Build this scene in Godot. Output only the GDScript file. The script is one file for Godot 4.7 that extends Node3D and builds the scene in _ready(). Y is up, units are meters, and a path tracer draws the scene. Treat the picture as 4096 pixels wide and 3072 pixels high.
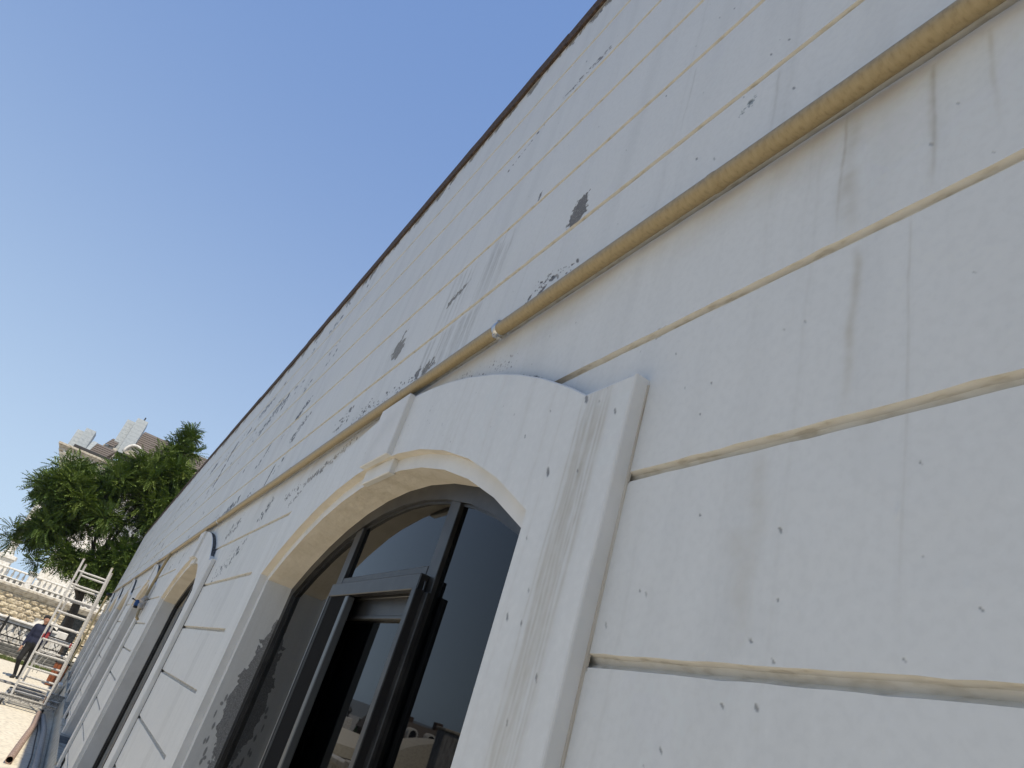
extends Node3D
# Metres. x runs along the white wall away from the camera, y is up, z = 0 is the wall face (the terrace lies at z < 0).

const WIN_C := 2.40        # centre of the first window
const WIN_STEP := 4.89
const WIN_N := 6
const ARCH_R := 2.27
const ARCH_Y := 0.365
const HALF := 1.216
const ZF := -0.033         # face of the window surrounds
const PIPE_R := 0.02     # of the ochre pipe
const FAR_K := 1.5         # scale of the palace beyond the terrace

var M := {}
var rng := RandomNumberGenerator.new()
var fn := FastNoiseLite.new()


# ---------------------------------------------------------------- mesh builder
class Mb:
	var st := SurfaceTool.new()
	func _init(smooth := false):
		st.begin(Mesh.PRIMITIVE_TRIANGLES)
		st.set_smooth_group(0 if smooth else -1)
	func smooth(on: bool):
		st.set_smooth_group(0 if on else -1)
	func v(p: Vector3, uv := Vector2.ZERO, c := Color.WHITE):
		st.set_color(c)
		st.set_uv(uv)
		st.add_vertex(p)
	# counter-clockwise seen from outside
	func tri(a: Vector3, b: Vector3, c: Vector3, ua := Vector2.ZERO, ub := Vector2.ZERO, uc := Vector2.ZERO, col := Color.WHITE):
		v(a, ua, col)
		v(c, uc, col)
		v(b, ub, col)
	func quad(a: Vector3, b: Vector3, c: Vector3, d: Vector3, ua := Vector2.ZERO, ub := Vector2.ZERO, uc := Vector2.ZERO, ud := Vector2.ZERO, col := Color.WHITE):
		tri(a, b, c, ua, ub, uc, col)
		tri(a, c, d, ua, uc, ud, col)
	func box(lo: Vector3, hi: Vector3, t := Transform3D.IDENTITY, col := Color.WHITE):
		var p := []
		for i in 8:
			p.append(t * Vector3(hi.x if i & 1 else lo.x, hi.y if i & 2 else lo.y, hi.z if i & 4 else lo.z))
		var u00 := Vector2(0, 0)
		var u10 := Vector2(1, 0)
		var u11 := Vector2(1, 1)
		var u01 := Vector2(0, 1)
		for f in [[0, 2, 3, 1], [4, 5, 7, 6], [0, 4, 6, 2], [1, 3, 7, 5], [2, 6, 7, 3], [0, 1, 5, 4]]:
			quad(p[f[0]], p[f[1]], p[f[2]], p[f[3]], u00, u10, u11, u01, col)
	# a box with its edges cut off
	func bevel(lo: Vector3, hi: Vector3, b: float, t := Transform3D.IDENTITY, col := Color.WHITE):
		var c := (lo + hi) / 2.0
		var h := (hi - lo) / 2.0
		b = minf(b, minf(h.x, minf(h.y, h.z)) * 0.9)
		var q := func(x: float, y: float, z: float) -> Vector3: return t * (c + Vector3(x, y, z))
		for s in [-1.0, 1.0]:
			var f1 := [q.call(s * h.x, -h.y + b, -h.z + b), q.call(s * h.x, h.y - b, -h.z + b), q.call(s * h.x, h.y - b, h.z - b), q.call(s * h.x, -h.y + b, h.z - b)]
			var f2 := [q.call(-h.x + b, s * h.y, -h.z + b), q.call(-h.x + b, s * h.y, h.z - b), q.call(h.x - b, s * h.y, h.z - b), q.call(h.x - b, s * h.y, -h.z + b)]
			var f3 := [q.call(-h.x + b, -h.y + b, s * h.z), q.call(h.x - b, -h.y + b, s * h.z), q.call(h.x - b, h.y - b, s * h.z), q.call(-h.x + b, h.y - b, s * h.z)]
			for f in [f1, f2, f3]:
				face(f, t * c, col)
		for s in [-1.0, 1.0]:
			for r in [-1.0, 1.0]:
				face([q.call(s * h.x, r * (h.y - b), -h.z + b), q.call(s * h.x, r * (h.y - b), h.z - b), q.call(s * (h.x - b), r * h.y, h.z - b), q.call(s * (h.x - b), r * h.y, -h.z + b)], t * c, col)
				face([q.call(s * h.x, -h.y + b, r * (h.z - b)), q.call(s * h.x, h.y - b, r * (h.z - b)), q.call(s * (h.x - b), h.y - b, r * h.z), q.call(s * (h.x - b), -h.y + b, r * h.z)], t * c, col)
				face([q.call(-h.x + b, s * h.y, r * (h.z - b)), q.call(h.x - b, s * h.y, r * (h.z - b)), q.call(h.x - b, s * (h.y - b), r * h.z), q.call(-h.x + b, s * (h.y - b), r * h.z)], t * c, col)
				for w in [-1.0, 1.0]:
					face([q.call(s * h.x, r * (h.y - b), w * (h.z - b)), q.call(s * (h.x - b), r * h.y, w * (h.z - b)), q.call(s * (h.x - b), r * (h.y - b), w * h.z)], t * c, col)
	# a convex face turned to look away from the point «from»
	func face(f: Array, from: Vector3, col := Color.WHITE):
		var n: Vector3 = (f[1] - f[0]).cross(f[2] - f[0])
		var mid := Vector3.ZERO
		for p in f:
			mid += p
		mid /= f.size()
		if n.dot(mid - from) < 0:
			f = f.duplicate()
			f.reverse()
		for i in range(1, f.size() - 1):
			tri(f[0], f[i], f[i + 1], Vector2.ZERO, Vector2.ZERO, Vector2.ZERO, col)
	func tube(path: Array, radii, sides := 8, caps := true, col := Color.WHITE, vscale := 1.0):
		var rings := []
		var up := Vector3.UP
		var run := 0.0
		var runs := []
		for i in path.size():
			var d: Vector3 = (path[mini(i + 1, path.size() - 1)] - path[maxi(i - 1, 0)]).normalized()
			if i > 0:
				run += path[i].distance_to(path[i - 1])
			runs.append(run)
			if i == 0:
				up = Vector3.UP if absf(d.y) < 0.9 else Vector3.RIGHT
			var s := d.cross(up).normalized()
			up = s.cross(d).normalized()
			var r: float = radii if (radii is float or radii is int) else radii[i]
			var ring := []
			for k in sides:
				var a := TAU * k / sides
				ring.append(path[i] + (s * cos(a) + up * sin(a)) * r)
			rings.append(ring)
		for i in path.size() - 1:
			for k in sides:
				var k2 := (k + 1) % sides
				var u0 := float(k) / sides
				var u1 := float(k + 1) / sides
				quad(rings[i][k], rings[i][k2], rings[i + 1][k2], rings[i + 1][k], Vector2(runs[i] * vscale, u0), Vector2(runs[i] * vscale, u1), Vector2(runs[i + 1] * vscale, u1), Vector2(runs[i + 1] * vscale, u0), col)
		if caps:
			for k in sides:
				var k2 := (k + 1) % sides
				tri(path[0], rings[0][k2], rings[0][k], Vector2.ZERO, Vector2.ZERO, Vector2.ZERO, col)
				var e := path.size() - 1
				tri(path[e], rings[e][k], rings[e][k2], Vector2.ZERO, Vector2.ZERO, Vector2.ZERO, col)
	func lathe(profile: Array, sides := 12, at := Vector3.ZERO, col := Color.WHITE):
		for i in profile.size() - 1:
			var a: Vector2 = profile[i]
			var b: Vector2 = profile[i + 1]
			for k in sides:
				var t0 := TAU * k / sides
				var t1 := TAU * (k + 1) / sides
				var c0 := Vector3(cos(t0), 0, sin(t0))
				var c1 := Vector3(cos(t1), 0, sin(t1))
				var ya := Vector3(0, a.y, 0)
				var yb := Vector3(0, b.y, 0)
				quad(at + c0 * a.x + ya, at + c0 * b.x + yb, at + c1 * b.x + yb, at + c1 * a.x + ya, Vector2.ZERO, Vector2.ZERO, Vector2.ZERO, Vector2.ZERO, col)
	# a polygon in the plane (u, v) pushed out between w0 and w1; axis gives the directions of u, v, w
	func prism(poly: PackedVector2Array, w0: float, w1: float, axis: Basis, o := Vector3.ZERO, col := Color.WHITE):
		if Geometry2D.is_polygon_clockwise(poly):
			poly.reverse()
		var idx := Geometry2D.triangulate_polygon(poly)
		var flip := axis.determinant() < 0
		var q := func(p: Vector2, w: float) -> Vector3: return o + axis * Vector3(p.x, p.y, w)
		for i in range(0, idx.size(), 3):
			var a := poly[idx[i]]
			var b := poly[idx[i + 1]]
			var c := poly[idx[i + 2]]
			if (b - a).cross(c - a) < 0:
				var t := b
				b = c
				c = t
			if flip:
				var t2 := b
				b = c
				c = t2
			tri(q.call(a, w1), q.call(b, w1), q.call(c, w1), Vector2.ZERO, Vector2.ZERO, Vector2.ZERO, col)
			tri(q.call(a, w0), q.call(c, w0), q.call(b, w0), Vector2.ZERO, Vector2.ZERO, Vector2.ZERO, col)
		for i in poly.size():
			var a := poly[i]
			var b := poly[(i + 1) % poly.size()]
			if flip:
				quad(q.call(b, w0), q.call(a, w0), q.call(a, w1), q.call(b, w1), Vector2.ZERO, Vector2.ZERO, Vector2.ZERO, Vector2.ZERO, col)
			else:
				quad(q.call(a, w0), q.call(b, w0), q.call(b, w1), q.call(a, w1), Vector2.ZERO, Vector2.ZERO, Vector2.ZERO, Vector2.ZERO, col)
	func mesh(m: Material, into: ArrayMesh = null) -> ArrayMesh:
		st.generate_normals()
		var out := st.commit(into) if into else st.commit()
		out.surface_set_material(out.get_surface_count() - 1, m)
		return out


func put(called: String, mesh: Mesh, parent: Node) -> MeshInstance3D:
	var o := MeshInstance3D.new()
	o.name = called
	o.mesh = mesh
	parent.add_child(o, true)
	return o


func build(called: String, mb: Mb, m: Material, parent: Node) -> MeshInstance3D:
	return put(called, mb.mesh(m), parent)


var taken := {}

func numbered(called: String) -> String:
	taken[called] = taken.get(called, -1) + 1
	return called if taken[called] == 0 else "%s_%03d" % [called, taken[called]]


func thing(called: String, label: String, category: String, at := Vector3.ZERO, group := "") -> Node3D:
	var o := Node3D.new()
	o.name = numbered(called)
	o.position = at
	add_child(o)
	tag(o, label, category, group)
	return o


func tag(o: Node, label: String, category: String, group := "", kind := ""):
	if label:
		o.set_meta("label", label)
	if category:
		o.set_meta("category", category)
	if group:
		o.set_meta("group", group)
	if kind:
		o.set_meta("kind", kind)


func part(called: String, parent: Node) -> Node3D:
	var o := Node3D.new()
	o.name = called
	parent.add_child(o, true)
	return o


# ---------------------------------------------------------------- materials
func lin(r: float, g: float, b: float) -> Color:
	return Color(r, g, b).linear_to_srgb()


func mat(c: Color, rough := 0.8, metal := 0.0) -> StandardMaterial3D:
	var m := StandardMaterial3D.new()
	m.albedo_color = c
	m.roughness = rough
	m.metallic = metal
	return m


func noise(seed_: int, freq: float, oct := 4, kind := FastNoiseLite.TYPE_SIMPLEX_SMOOTH) -> FastNoiseLite:
	var n := FastNoiseLite.new()
	n.seed = seed_
	n.noise_type = kind
	n.frequency = freq
	n.fractal_octaves = oct
	return n


# a triplanar colour noise between linear colours
func tex(seed_: int, freq: float, cols: Array, offs: Array, oct := 5, w := 512, h := 512) -> NoiseTexture2D:
	var t := NoiseTexture2D.new()
	t.width = w
	t.height = h
	t.seamless = true
	t.noise = noise(seed_, freq, oct)
	var g := Gradient.new()
	var cc := PackedColorArray()
	for c in cols:
		cc.append(lin(c[0], c[1], c[2]))
	g.colors = cc
	g.offsets = PackedFloat32Array(offs)
	t.color_ramp = g
	return t


func bumps(seed_: int, freq: float, strength: float, oct := 4, w := 512) -> NoiseTexture2D:
	var t := NoiseTexture2D.new()
	t.width = w
	t.height = w
	t.seamless = true
	t.as_normal_map = true
	t.bump_strength = strength
	t.noise = noise(seed_, freq, oct)
	return t


func tri(m: StandardMaterial3D, scale: Vector3) -> StandardMaterial3D:
	m.uv1_triplanar = true
	m.uv1_world_triplanar = true
	m.uv1_scale = scale
	return m


func textured(t: Texture2D, scale, rough := 0.8, n: Texture2D = null, ns := 1.0) -> StandardMaterial3D:
	var m := mat(Color.WHITE, rough)
	m.albedo_texture = t
	if n:
		m.normal_enabled = true
		m.normal_texture = n
		m.normal_scale = ns
	return tri(m, scale if scale is Vector3 else Vector3.ONE * scale)


# ---------------------------------------------------------------- painted wear (chips, runs, specks), in metres on a surface
class Sheet:
	var im: Image
	var hm: Image
	var x0: float
	var x1: float
	var y0: float
	var y1: float
	var w: int
	var h: int
	var n := FastNoiseLite.new()
	var r := RandomNumberGenerator.new()
	func _init(size: Vector2i, lo: Vector2, hi: Vector2, seed_: int, level: float, dirt: float):
		w = size.x
		h = size.y
		x0 = lo.x
		y0 = lo.y
		x1 = hi.x
		y1 = hi.y
		r.seed = seed_
		n.seed = seed_
		n.fractal_octaves = 5
		n.frequency = 0.11
		im = n.get_image(w, h)
		im.convert(Image.FORMAT_RGB8)
		im.adjust_bcs(1.0, 0.018, 1.0)
		im.adjust_bcs(level * 2.0, 1.0, 1.0)
		im.convert(Image.FORMAT_RGBA8)
		veil(160, 160, 0.035, Color(0.55, 0.57, 0.60), dirt * 0.6, 0.0)
		veil(120, 120, 0.03, Color(0.66, 0.62, 0.55), dirt * 0.5, 50.0)
		veil(w / 5, maxi(8, h / 90), 0.09, Color(0.45, 0.45, 0.44), dirt, 100.0)
		im.convert(Image.FORMAT_RGB8)
		n.frequency = 5.5 / h * (y1 - y0)
		n.fractal_octaves = 5
		hm = n.get_image(w, h)
		hm.convert(Image.FORMAT_RGB8)
		hm.adjust_bcs(1.0, 0.22, 1.0)
		n.frequency = 1.0
		n.fractal_octaves = 3
	# a thin coat of grime whose thickness follows a coarse noise
	func veil(cols: int, rows: int, freq: float, c: Color, most: float, shift: float):
		var g := Image.create(cols, rows, false, Image.FORMAT_RGBA8)
		n.frequency = freq
		for y in rows:
			for x in cols:
				g.set_pixel(x, y, Color(c.r, c.g, c.b, clampf(n.get_noise_2d(x + shift, y + shift) * 1.4, 0.0, 1.0) * most))
		g.resize(w, h, Image.INTERPOLATE_BILINEAR)
		im.blend_rect(g, Rect2i(0, 0, w, h), Vector2i.ZERO)
	func dot(px: int, py: int, c: Color, a: float):
		if px < 0 or py < 0 or px >= w or py >= h or a <= 0.0:
			return
		im.set_pixel(px, py, im.get_pixel(px, py).lerp(c, minf(a, 1.0)))
	func deep(px: int, py: int, d: float):
		if px < 0 or py < 0 or px >= w or py >= h:
			return
		var v := clampf(hm.get_pixel(px, py).r + d, 0.0, 1.0)
		hm.set_pixel(px, py, Color(v, v, v))
	# a blister or a run of thick paint
	func lump(x: float, y: float, a: float, b: float, up: float):
		var cx := X(x)
		var cy := Y(y)
		var rx := maxf(a / (x1 - x0) * w, 1.0)
		var ry := maxf(b / (y1 - y0) * h, 1.0)
		for py in range(int(cy - ry * 2), int(cy + ry * 2 + 1)):
			for px in range(int(cx - rx * 2), int(cx + rx * 2 + 1)):
				var d := Vector2((px - cx) / rx, (py - cy) / ry).length_squared()
				deep(px, py, up * exp(-d * 1.6))
	func X(x: float) -> float:
		return (x - x0) / (x1 - x0) * w
	func Y(y: float) -> float:
		return (y1 - y) / (y1 - y0) * h
	# flaked paint: the ragged inside of a polygon
	func chip(pts: Array, c: Color, rag := 0.012, keep := 0.0):
		var poly := PackedVector2Array()
		var lo := Vector2(1e9, 1e9)
		var hi := -lo
		for p in pts:
			var q := Vector2(X(p.x), Y(p.y))
			poly.append(q)
			lo = lo.min(q)
			hi = hi.max(q)
		var k := rag / (x1 - x0) * w
		for py in range(int(lo.y - k), int(hi.y + k) + 1):
			for px in range(int(lo.x - k), int(hi.x + k) + 1):
				var f := 0.35 / maxf(k, 1.0)
				var q := Vector2(px + n.get_noise_2d(px * f, py * f) * k * 2.0, py + n.get_noise_2d(px * f + 300.0, py * f) * k * 2.0)
				if Geometry2D.is_point_in_polygon(q, poly):
					var t := n.get_noise_2d(px * 0.35, py * 0.2 + 77.0)
					if t > keep - 0.55:
						var fine := n.get_noise_2d(px * 0.9, py * 0.9 + 177.0)
						dot(px, py, c * (0.95 + 0.40 * t + 0.16 * fine), 0.95)
						deep(px, py, -0.30 + 0.16 * fine)
	func spot(x: float, y: float, a: float, b: float, c: Color, alpha := 0.9, lean := 0.0):
		var cx := X(x)
		var cy := Y(y)
		var rx := maxf(a / (x1 - x0) * w, 0.6)
		var ry := maxf(b / (y1 - y0) * h, 0.6)
		for py in range(int(cy - ry - 1), int(cy + ry + 2)):
			for px in range(int(cx - rx - 2 - absf(lean) * ry), int(cx + rx + 3 + absf(lean) * ry)):
				var dx := (px + 0.5 - cx - lean * (py - cy)) / rx
				var dy := (py + 0.5 - cy) / ry
				var d := sqrt(dx * dx + dy * dy) + 0.35 * n.get_noise_2d(px * 0.6, py * 0.6)
				var k := clampf((1.15 - d) * 3.0, 0.0, 1.0)
				dot(px, py, c, alpha * k)
				if k > 0.3 and alpha > 0.55:
					deep(px, py, -0.16 * k)
	# many small flakes between two corners, thicker in the middle
	func flakes(a: Vector2, b: Vector2, spread: float, count: int, size: float, c: Color):
		for i in count:
			var t := r.randf()
			var g := (r.randf() + r.randf() + r.randf()) / 1.5 - 1.0
			var p := a.lerp(b, t) + Vector2(g * spread * 1.6, (r.randf() - 0.5) * spread)
			var s := size * (0.25 + r.randf() * r.randf() * 1.5)
			spot(p.x, p.y, s * (0.8 + r.randf() * 1.6), s * (0.5 + r.randf() * 1.2), c * (0.7 + 0.6 * r.randf()), 0.75 + 0.25 * r.randf(), -0.6)
	func streak(xa: float, ya: float, yb: float, width: float, c: Color, alpha: float):
		var p0 := int(Y(maxf(ya, yb)))
		var p1 := int(Y(minf(ya, yb)))
		var rx := maxf(width / (x1 - x0) * w, 0.7)
		var wob := r.randf() * 100.0
		for py in range(p0, p1):
			var t := float(py - p0) / maxf(1, p1 - p0)
			var fade := minf(t * 8.0 + 0.3, 1.0) * (1.0 - t * t)
			var cx := X(xa) + n.get_noise_2d(wob, py * 0.012) * rx * 1.5
			fade *= 0.75 + 0.5 * n.get_noise_2d(wob + 9.0, py * 0.05)
			for px in range(int(cx - rx * 2 - 1), int(cx + rx * 2 + 2)):
				var d := absf(px + 0.5 - cx) / rx
				dot(px, py, c, alpha * fade * exp(-d * d))
	func relief() -> ImageTexture:
		return ImageTexture.create_from_image(hm)
	func texture() -> ImageTexture:
		return ImageTexture.create_from_image(im)


func sheet_mat(s: Sheet) -> StandardMaterial3D:
	var m := mat(Color(0.992, 0.992, 0.972), 0.55)
	m.albedo_texture = s.texture()
	m.texture_repeat = false
	m.metallic_specular = 0.4
	m.heightmap_enabled = true
	m.heightmap_texture = s.relief()
	m.heightmap_scale = 0.35
	return m


# ---------------------------------------------------------------- the scene
func _ready():
	rng.seed = 11
	fn.seed = 5
	fn.frequency = 1.0
	fn.fractal_octaves = 3
	camera_and_light()
	make_materials()
	setting()
	white_building()
	water_pipe()
	palace()
	stone_wall()
	garden()
	locust_tree()
	yard_things()
	man()
	city()


func camera_and_light():
	var cam := Camera3D.new()
	cam.name = "camera"
	cam.transform = Transform3D(Basis(Vector3(-0.50933345, 0.28170104, 0.81315679), Vector3(-0.27333943, 0.84301793, -0.46325622), Vector3(-0.81600551, -0.4582197, -0.35237723)).orthonormalized(), Vector3(0, 1.85, -0.66))
	cam.fov = 57.592
	cam.near = 0.05
	cam.far = 9000
	add_child(cam)
	cam.current = true
	var sky := ProceduralSkyMaterial.new()
	sky.sky_top_color = Color(0.449, 0.577, 0.798)
	sky.sky_horizon_color = Color(0.815, 0.911, 0.991)
	sky.sky_curve = 0.27
	sky.ground_horizon_color = Color(0.62, 0.6, 0.56)
	sky.ground_bottom_color = Color(0.5, 0.47, 0.42)
	sky.sun_angle_max = 20
	var e := Environment.new()
	e.background_mode = Environment.BG_SKY
	e.sky = Sky.new()
	e.sky.sky_material = sky
	e.tonemap_mode = Environment.TONE_MAPPER_LINEAR
	e.tonemap_exposure = 1.0
	e.fog_enabled = true
	e.fog_density = 0.00014
	e.fog_light_color = Color(0.80, 0.87, 0.95)
	e.sdfgi_enabled = true
	e.ssao_enabled = true
	e.ssil_enabled = true
	var we := WorldEnvironment.new()
	we.name = "world"
	we.environment = e
	add_child(we)
	var sun := DirectionalLight3D.new()
	sun.name = "sun"
	sun.light_energy = 1.6
	sun.light_color = Color(1.0, 0.955, 0.88)
	sun.light_angular_distance = 0.5
	sun.shadow_enabled = true
	var to := Vector3(-0.49, 0.867, 0.062).normalized()
	sun.look_at_from_position(to * 50.0, Vector3.ZERO, Vector3.FORWARD)
	add_child(sun)


func make_materials():
	var a := Sheet.new(Vector2i(2048, 2048), Vector2(0, 0.7), Vector2(4.5, 5.2), 31, 0.80, 0.07)
	wear_near(a)
	M.wall_a = sheet_mat(a)
	var b := Sheet.new(Vector2i(2048, 1024), Vector2(4.5, 0.7), Vector2(13.5, 5.2), 32, 0.80, 0.12)
	wear_mid(b)
	M.wall_b = sheet_mat(b)
	var c := Sheet.new(Vector2i(2048, 1024), Vector2(13.5, 0.7), Vector2(29.5, 5.2), 33, 0.80, 0.18)
	wear_far(c)
	M.wall_c = sheet_mat(c)
	var s := Sheet.new(Vector2i(1024, 1024), Vector2(0.9, 0.0), Vector2(3.95, 3.05), 34, 0.81, 0.05)
	wear_surround(s)
	M.surround = sheet_mat(s)
	var j := Sheet.new(Vector2i(128, 1024), Vector2(0.0, 0.3), Vector2(0.16, 2.3), 35, 0.79, 0.08)
	wear_jamb(j)
	M.jamb = sheet_mat(j)
	M.paint = textured(tex(3, 0.012, [[0.55, 0.545, 0.515], [0.59, 0.583, 0.555], [0.61, 0.605, 0.58]], [0.25, 0.55, 0.8]), 0.6, 0.6, bumps(4, 0.05, 2.0), 0.15)
	M.plinth = textured(tex(50, 0.02, [[0.34, 0.31, 0.25], [0.47, 0.44, 0.37], [0.53, 0.50, 0.43]], [0.2, 0.5, 0.8]), 0.8, 0.85)
	M.plinth.metallic_specular = 0.15
	M.soffit = textured(tex(6, 0.014, [[0.53, 0.48, 0.39], [0.59, 0.54, 0.45], [0.62, 0.57, 0.48]], [0.2, 0.5, 0.8]), 0.9, 0.75, bumps(7, 0.06, 4.0), 0.25)  # warmer than the paint: light bounced off the ground is put into this colour
	M.groove = textured(tex(8, 0.02, [[0.40, 0.36, 0.29], [0.575, 0.545, 0.475], [0.61, 0.585, 0.53]], [0.12, 0.4, 0.75]), Vector3(1.6, 6, 6), 0.8)  # cream cast of bounced ground light in the grooves, painted into the colour
	M.rust_edge = textured(tex(9, 0.02, [[0.018, 0.012, 0.009], [0.065, 0.039, 0.026], [0.13, 0.085, 0.06]], [0.2, 0.5, 0.85]), Vector3(4, 8, 8), 0.9, bumps(10, 0.05, 6.0), 1.0)
	M.ochre = textured(tex(12, 0.02, [[0.225, 0.17, 0.088], [0.285, 0.22, 0.115], [0.31, 0.245, 0.135]], [0.12, 0.42, 0.8]), Vector3(9, 5, 5), 0.5, bumps(13, 0.02, 2.0), 0.06)
	M.steel = mat(lin(0.55, 0.55, 0.54), 0.3, 1.0)
	M.frame = textured(tex(14, 0.01, [[0.010, 0.0098, 0.0095], [0.016, 0.0157, 0.0152], [0.023, 0.0225, 0.0215]], [0.3, 0.5, 0.75]), 2.0, 0.42)
	M.black = mat(lin(0.004, 0.004, 0.0042), 0.5)
	M.mesh_cloth = mat(lin(0.006, 0.006, 0.006), 0.9)
	M.frame_light = mat(lin(0.10, 0.105, 0.105), 0.4, 0.6)
	M.glass = mat(Color(0.01, 0.012, 0.014, 0.93), 0.015)
	M.glass.transparency = BaseMaterial3D.TRANSPARENCY_ALPHA
	M.glass.metallic_specular = 0.32
	M.room = mat(lin(0.12, 0.115, 0.11), 0.9)
	M.grime = textured(tex(49, 0.06, [[0.03, 0.03, 0.03], [0.10, 0.10, 0.10], [0.30, 0.30, 0.29]], [0.2, 0.5, 0.85]), 2.0, 0.9)  # mould on surround tops; also the shadow line drawn along pilaster joints
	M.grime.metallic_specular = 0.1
	M.ground = textured(tex(15, 0.02, [[0.58, 0.52, 0.41], [0.66, 0.605, 0.485], [0.69, 0.64, 0.52]], [0.2, 0.5, 0.85], 6), 0.35, 0.85, bumps(16, 0.1, 3.0), 0.2)
	M.slab = []
	for i in 3:
		M.slab.append(textured(tex(17 + i, 0.02, [[0.53 - 0.01 * i, 0.485 - 0.01 * i, 0.40 - 0.01 * i], [0.66, 0.605, 0.485], [0.70, 0.645, 0.53]], [0.2, 0.5, 0.85], 6), 0.6 + 0.1 * i, 0.8))
	M.joint = mat(lin(0.22, 0.2, 0.165), 0.95)
	M.stone = []
	for i in 3:
		M.stone.append(textured(tex(22 + i, 0.03, [[0.34, 0.28, 0.19], [0.52, 0.45, 0.33], [0.60, 0.55, 0.44 - 0.03 * i]], [0.2, 0.5, 0.8]), 0.7, 0.9, bumps(26, 0.06, 8.0), 1.0))
	M.white_stone = textured(tex(27, 0.02, [[0.55, 0.52, 0.46], [0.68, 0.66, 0.61], [0.74, 0.73, 0.69]], [0.2, 0.5, 0.8]), 0.4, 0.8)
	M.ledge = textured(tex(28, 0.02, [[0.30, 0.26, 0.20], [0.46, 0.42, 0.35], [0.52, 0.49, 0.42]], [0.2, 0.5, 0.8]), 0.3, 0.85)
	M.copper = textured(tex(29, 0.03, [[0.25, 0.285, 0.305], [0.32, 0.355, 0.375], [0.38, 0.415, 0.43]], [0.2, 0.5, 0.8]), Vector3(0.25, 0.7, 0.25), 0.5)
	M.shingle = textured(tex(30, 0.03, [[0.075, 0.062, 0.055], [0.13, 0.11, 0.095], [0.2, 0.175, 0.155]], [0.2, 0.5, 0.85]), 0.8, 0.9)
	M.gutter = mat(lin(0.03, 0.028, 0.027), 0.6)
	M.iron = mat(lin(0.012, 0.012, 0.012), 0.5, 0.3)
	M.dark_stone = textured(tex(36, 0.02, [[0.06, 0.062, 0.058], [0.11, 0.11, 0.10], [0.16, 0.155, 0.14]], [0.2, 0.5, 0.85]), 0.8, 0.9)
	M.bark = textured(tex(37, 0.03, [[0.025, 0.018, 0.012], [0.07, 0.055, 0.04], [0.12, 0.10, 0.08]], [0.2, 0.5, 0.85]), Vector3(4, 0.9, 4), 0.95, bumps(38, 0.05, 8.0), 1.0)
	M.leaf = mat(Color.WHITE, 0.55)
	M.leaf.vertex_color_use_as_albedo = true
	M.leaf.backlight_enabled = true
	M.leaf.backlight = lin(0.08, 0.12, 0.015)
	M.leaf.metallic_specular = 0.35
	M.alu = textured(tex(39, 0.05, [[0.20, 0.19, 0.175], [0.44, 0.43, 0.41], [0.66, 0.65, 0.62]], [0.2, 0.45, 0.75]), 2.4, 0.6)
	M.old_wood = textured(tex(40, 0.03, [[0.10, 0.095, 0.09], [0.2, 0.19, 0.18], [0.36, 0.35, 0.33]], [0.2, 0.5, 0.85]), Vector3(5, 4, 0.8), 0.9)
	M.channel = textured(tex(41, 0.03, [[0.16, 0.155, 0.15], [0.34, 0.33, 0.31], [0.55, 0.54, 0.51]], [0.2, 0.5, 0.85]), 1.6, 0.7)
	M.red = mat(lin(0.30, 0.035, 0.04), 0.6)
	M.rubber = mat(lin(0.02, 0.02, 0.02), 0.8)
	M.bin_wood = textured(tex(42, 0.02, [[0.10, 0.026, 0.01], [0.22, 0.066, 0.022], [0.30, 0.10, 0.04]], [0.2, 0.5, 0.85]), Vector3(6, 0.8, 6), 0.45)
	M.dark_metal = mat(lin(0.05, 0.05, 0.05), 0.5, 0.5)
	M.pale_wood = textured(tex(43, 0.02, [[0.40, 0.29, 0.12], [0.55, 0.42, 0.20], [0.62, 0.49, 0.26]], [0.2, 0.5, 0.85]), Vector3(6, 0.5, 6), 0.7)
	M.rusty_pipe = textured(tex(44, 0.03, [[0.15, 0.085, 0.06], [0.30, 0.21, 0.165], [0.46, 0.38, 0.31]], [0.2, 0.5, 0.85]), Vector3(0.8, 4, 4), 0.85)
	M.grey_pipe = textured(tex(45, 0.03, [[0.24, 0.22, 0.19], [0.36, 0.335, 0.3], [0.42, 0.4, 0.36]], [0.2, 0.5, 0.85]), Vector3(0.8, 4, 4), 0.85)
	M.blue = mat(lin(0.008, 0.055, 0.19), 0.5)
	M.rag = textured(tex(46, 0.05, [[0.2, 0.17, 0.14], [0.4, 0.36, 0.31], [0.55, 0.52, 0.47]], [0.2, 0.5, 0.85]), 3.0, 0.95)
	M.blade = mat(Color.WHITE, 0.7)
	M.blade.vertex_color_use_as_albedo = true
	M.town = textured(tex(48, 0.02, [[0.22, 0.21, 0.18], [0.34, 0.32, 0.28], [0.42, 0.40, 0.35]], [0.2, 0.5, 0.85]), 0.02, 0.95)
	M.soil = textured(tex(47, 0.03, [[0.08, 0.06, 0.04], [0.2, 0.16, 0.11], [0.34, 0.29, 0.21]], [0.2, 0.5, 0.85]), 0.8, 0.95)


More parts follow.
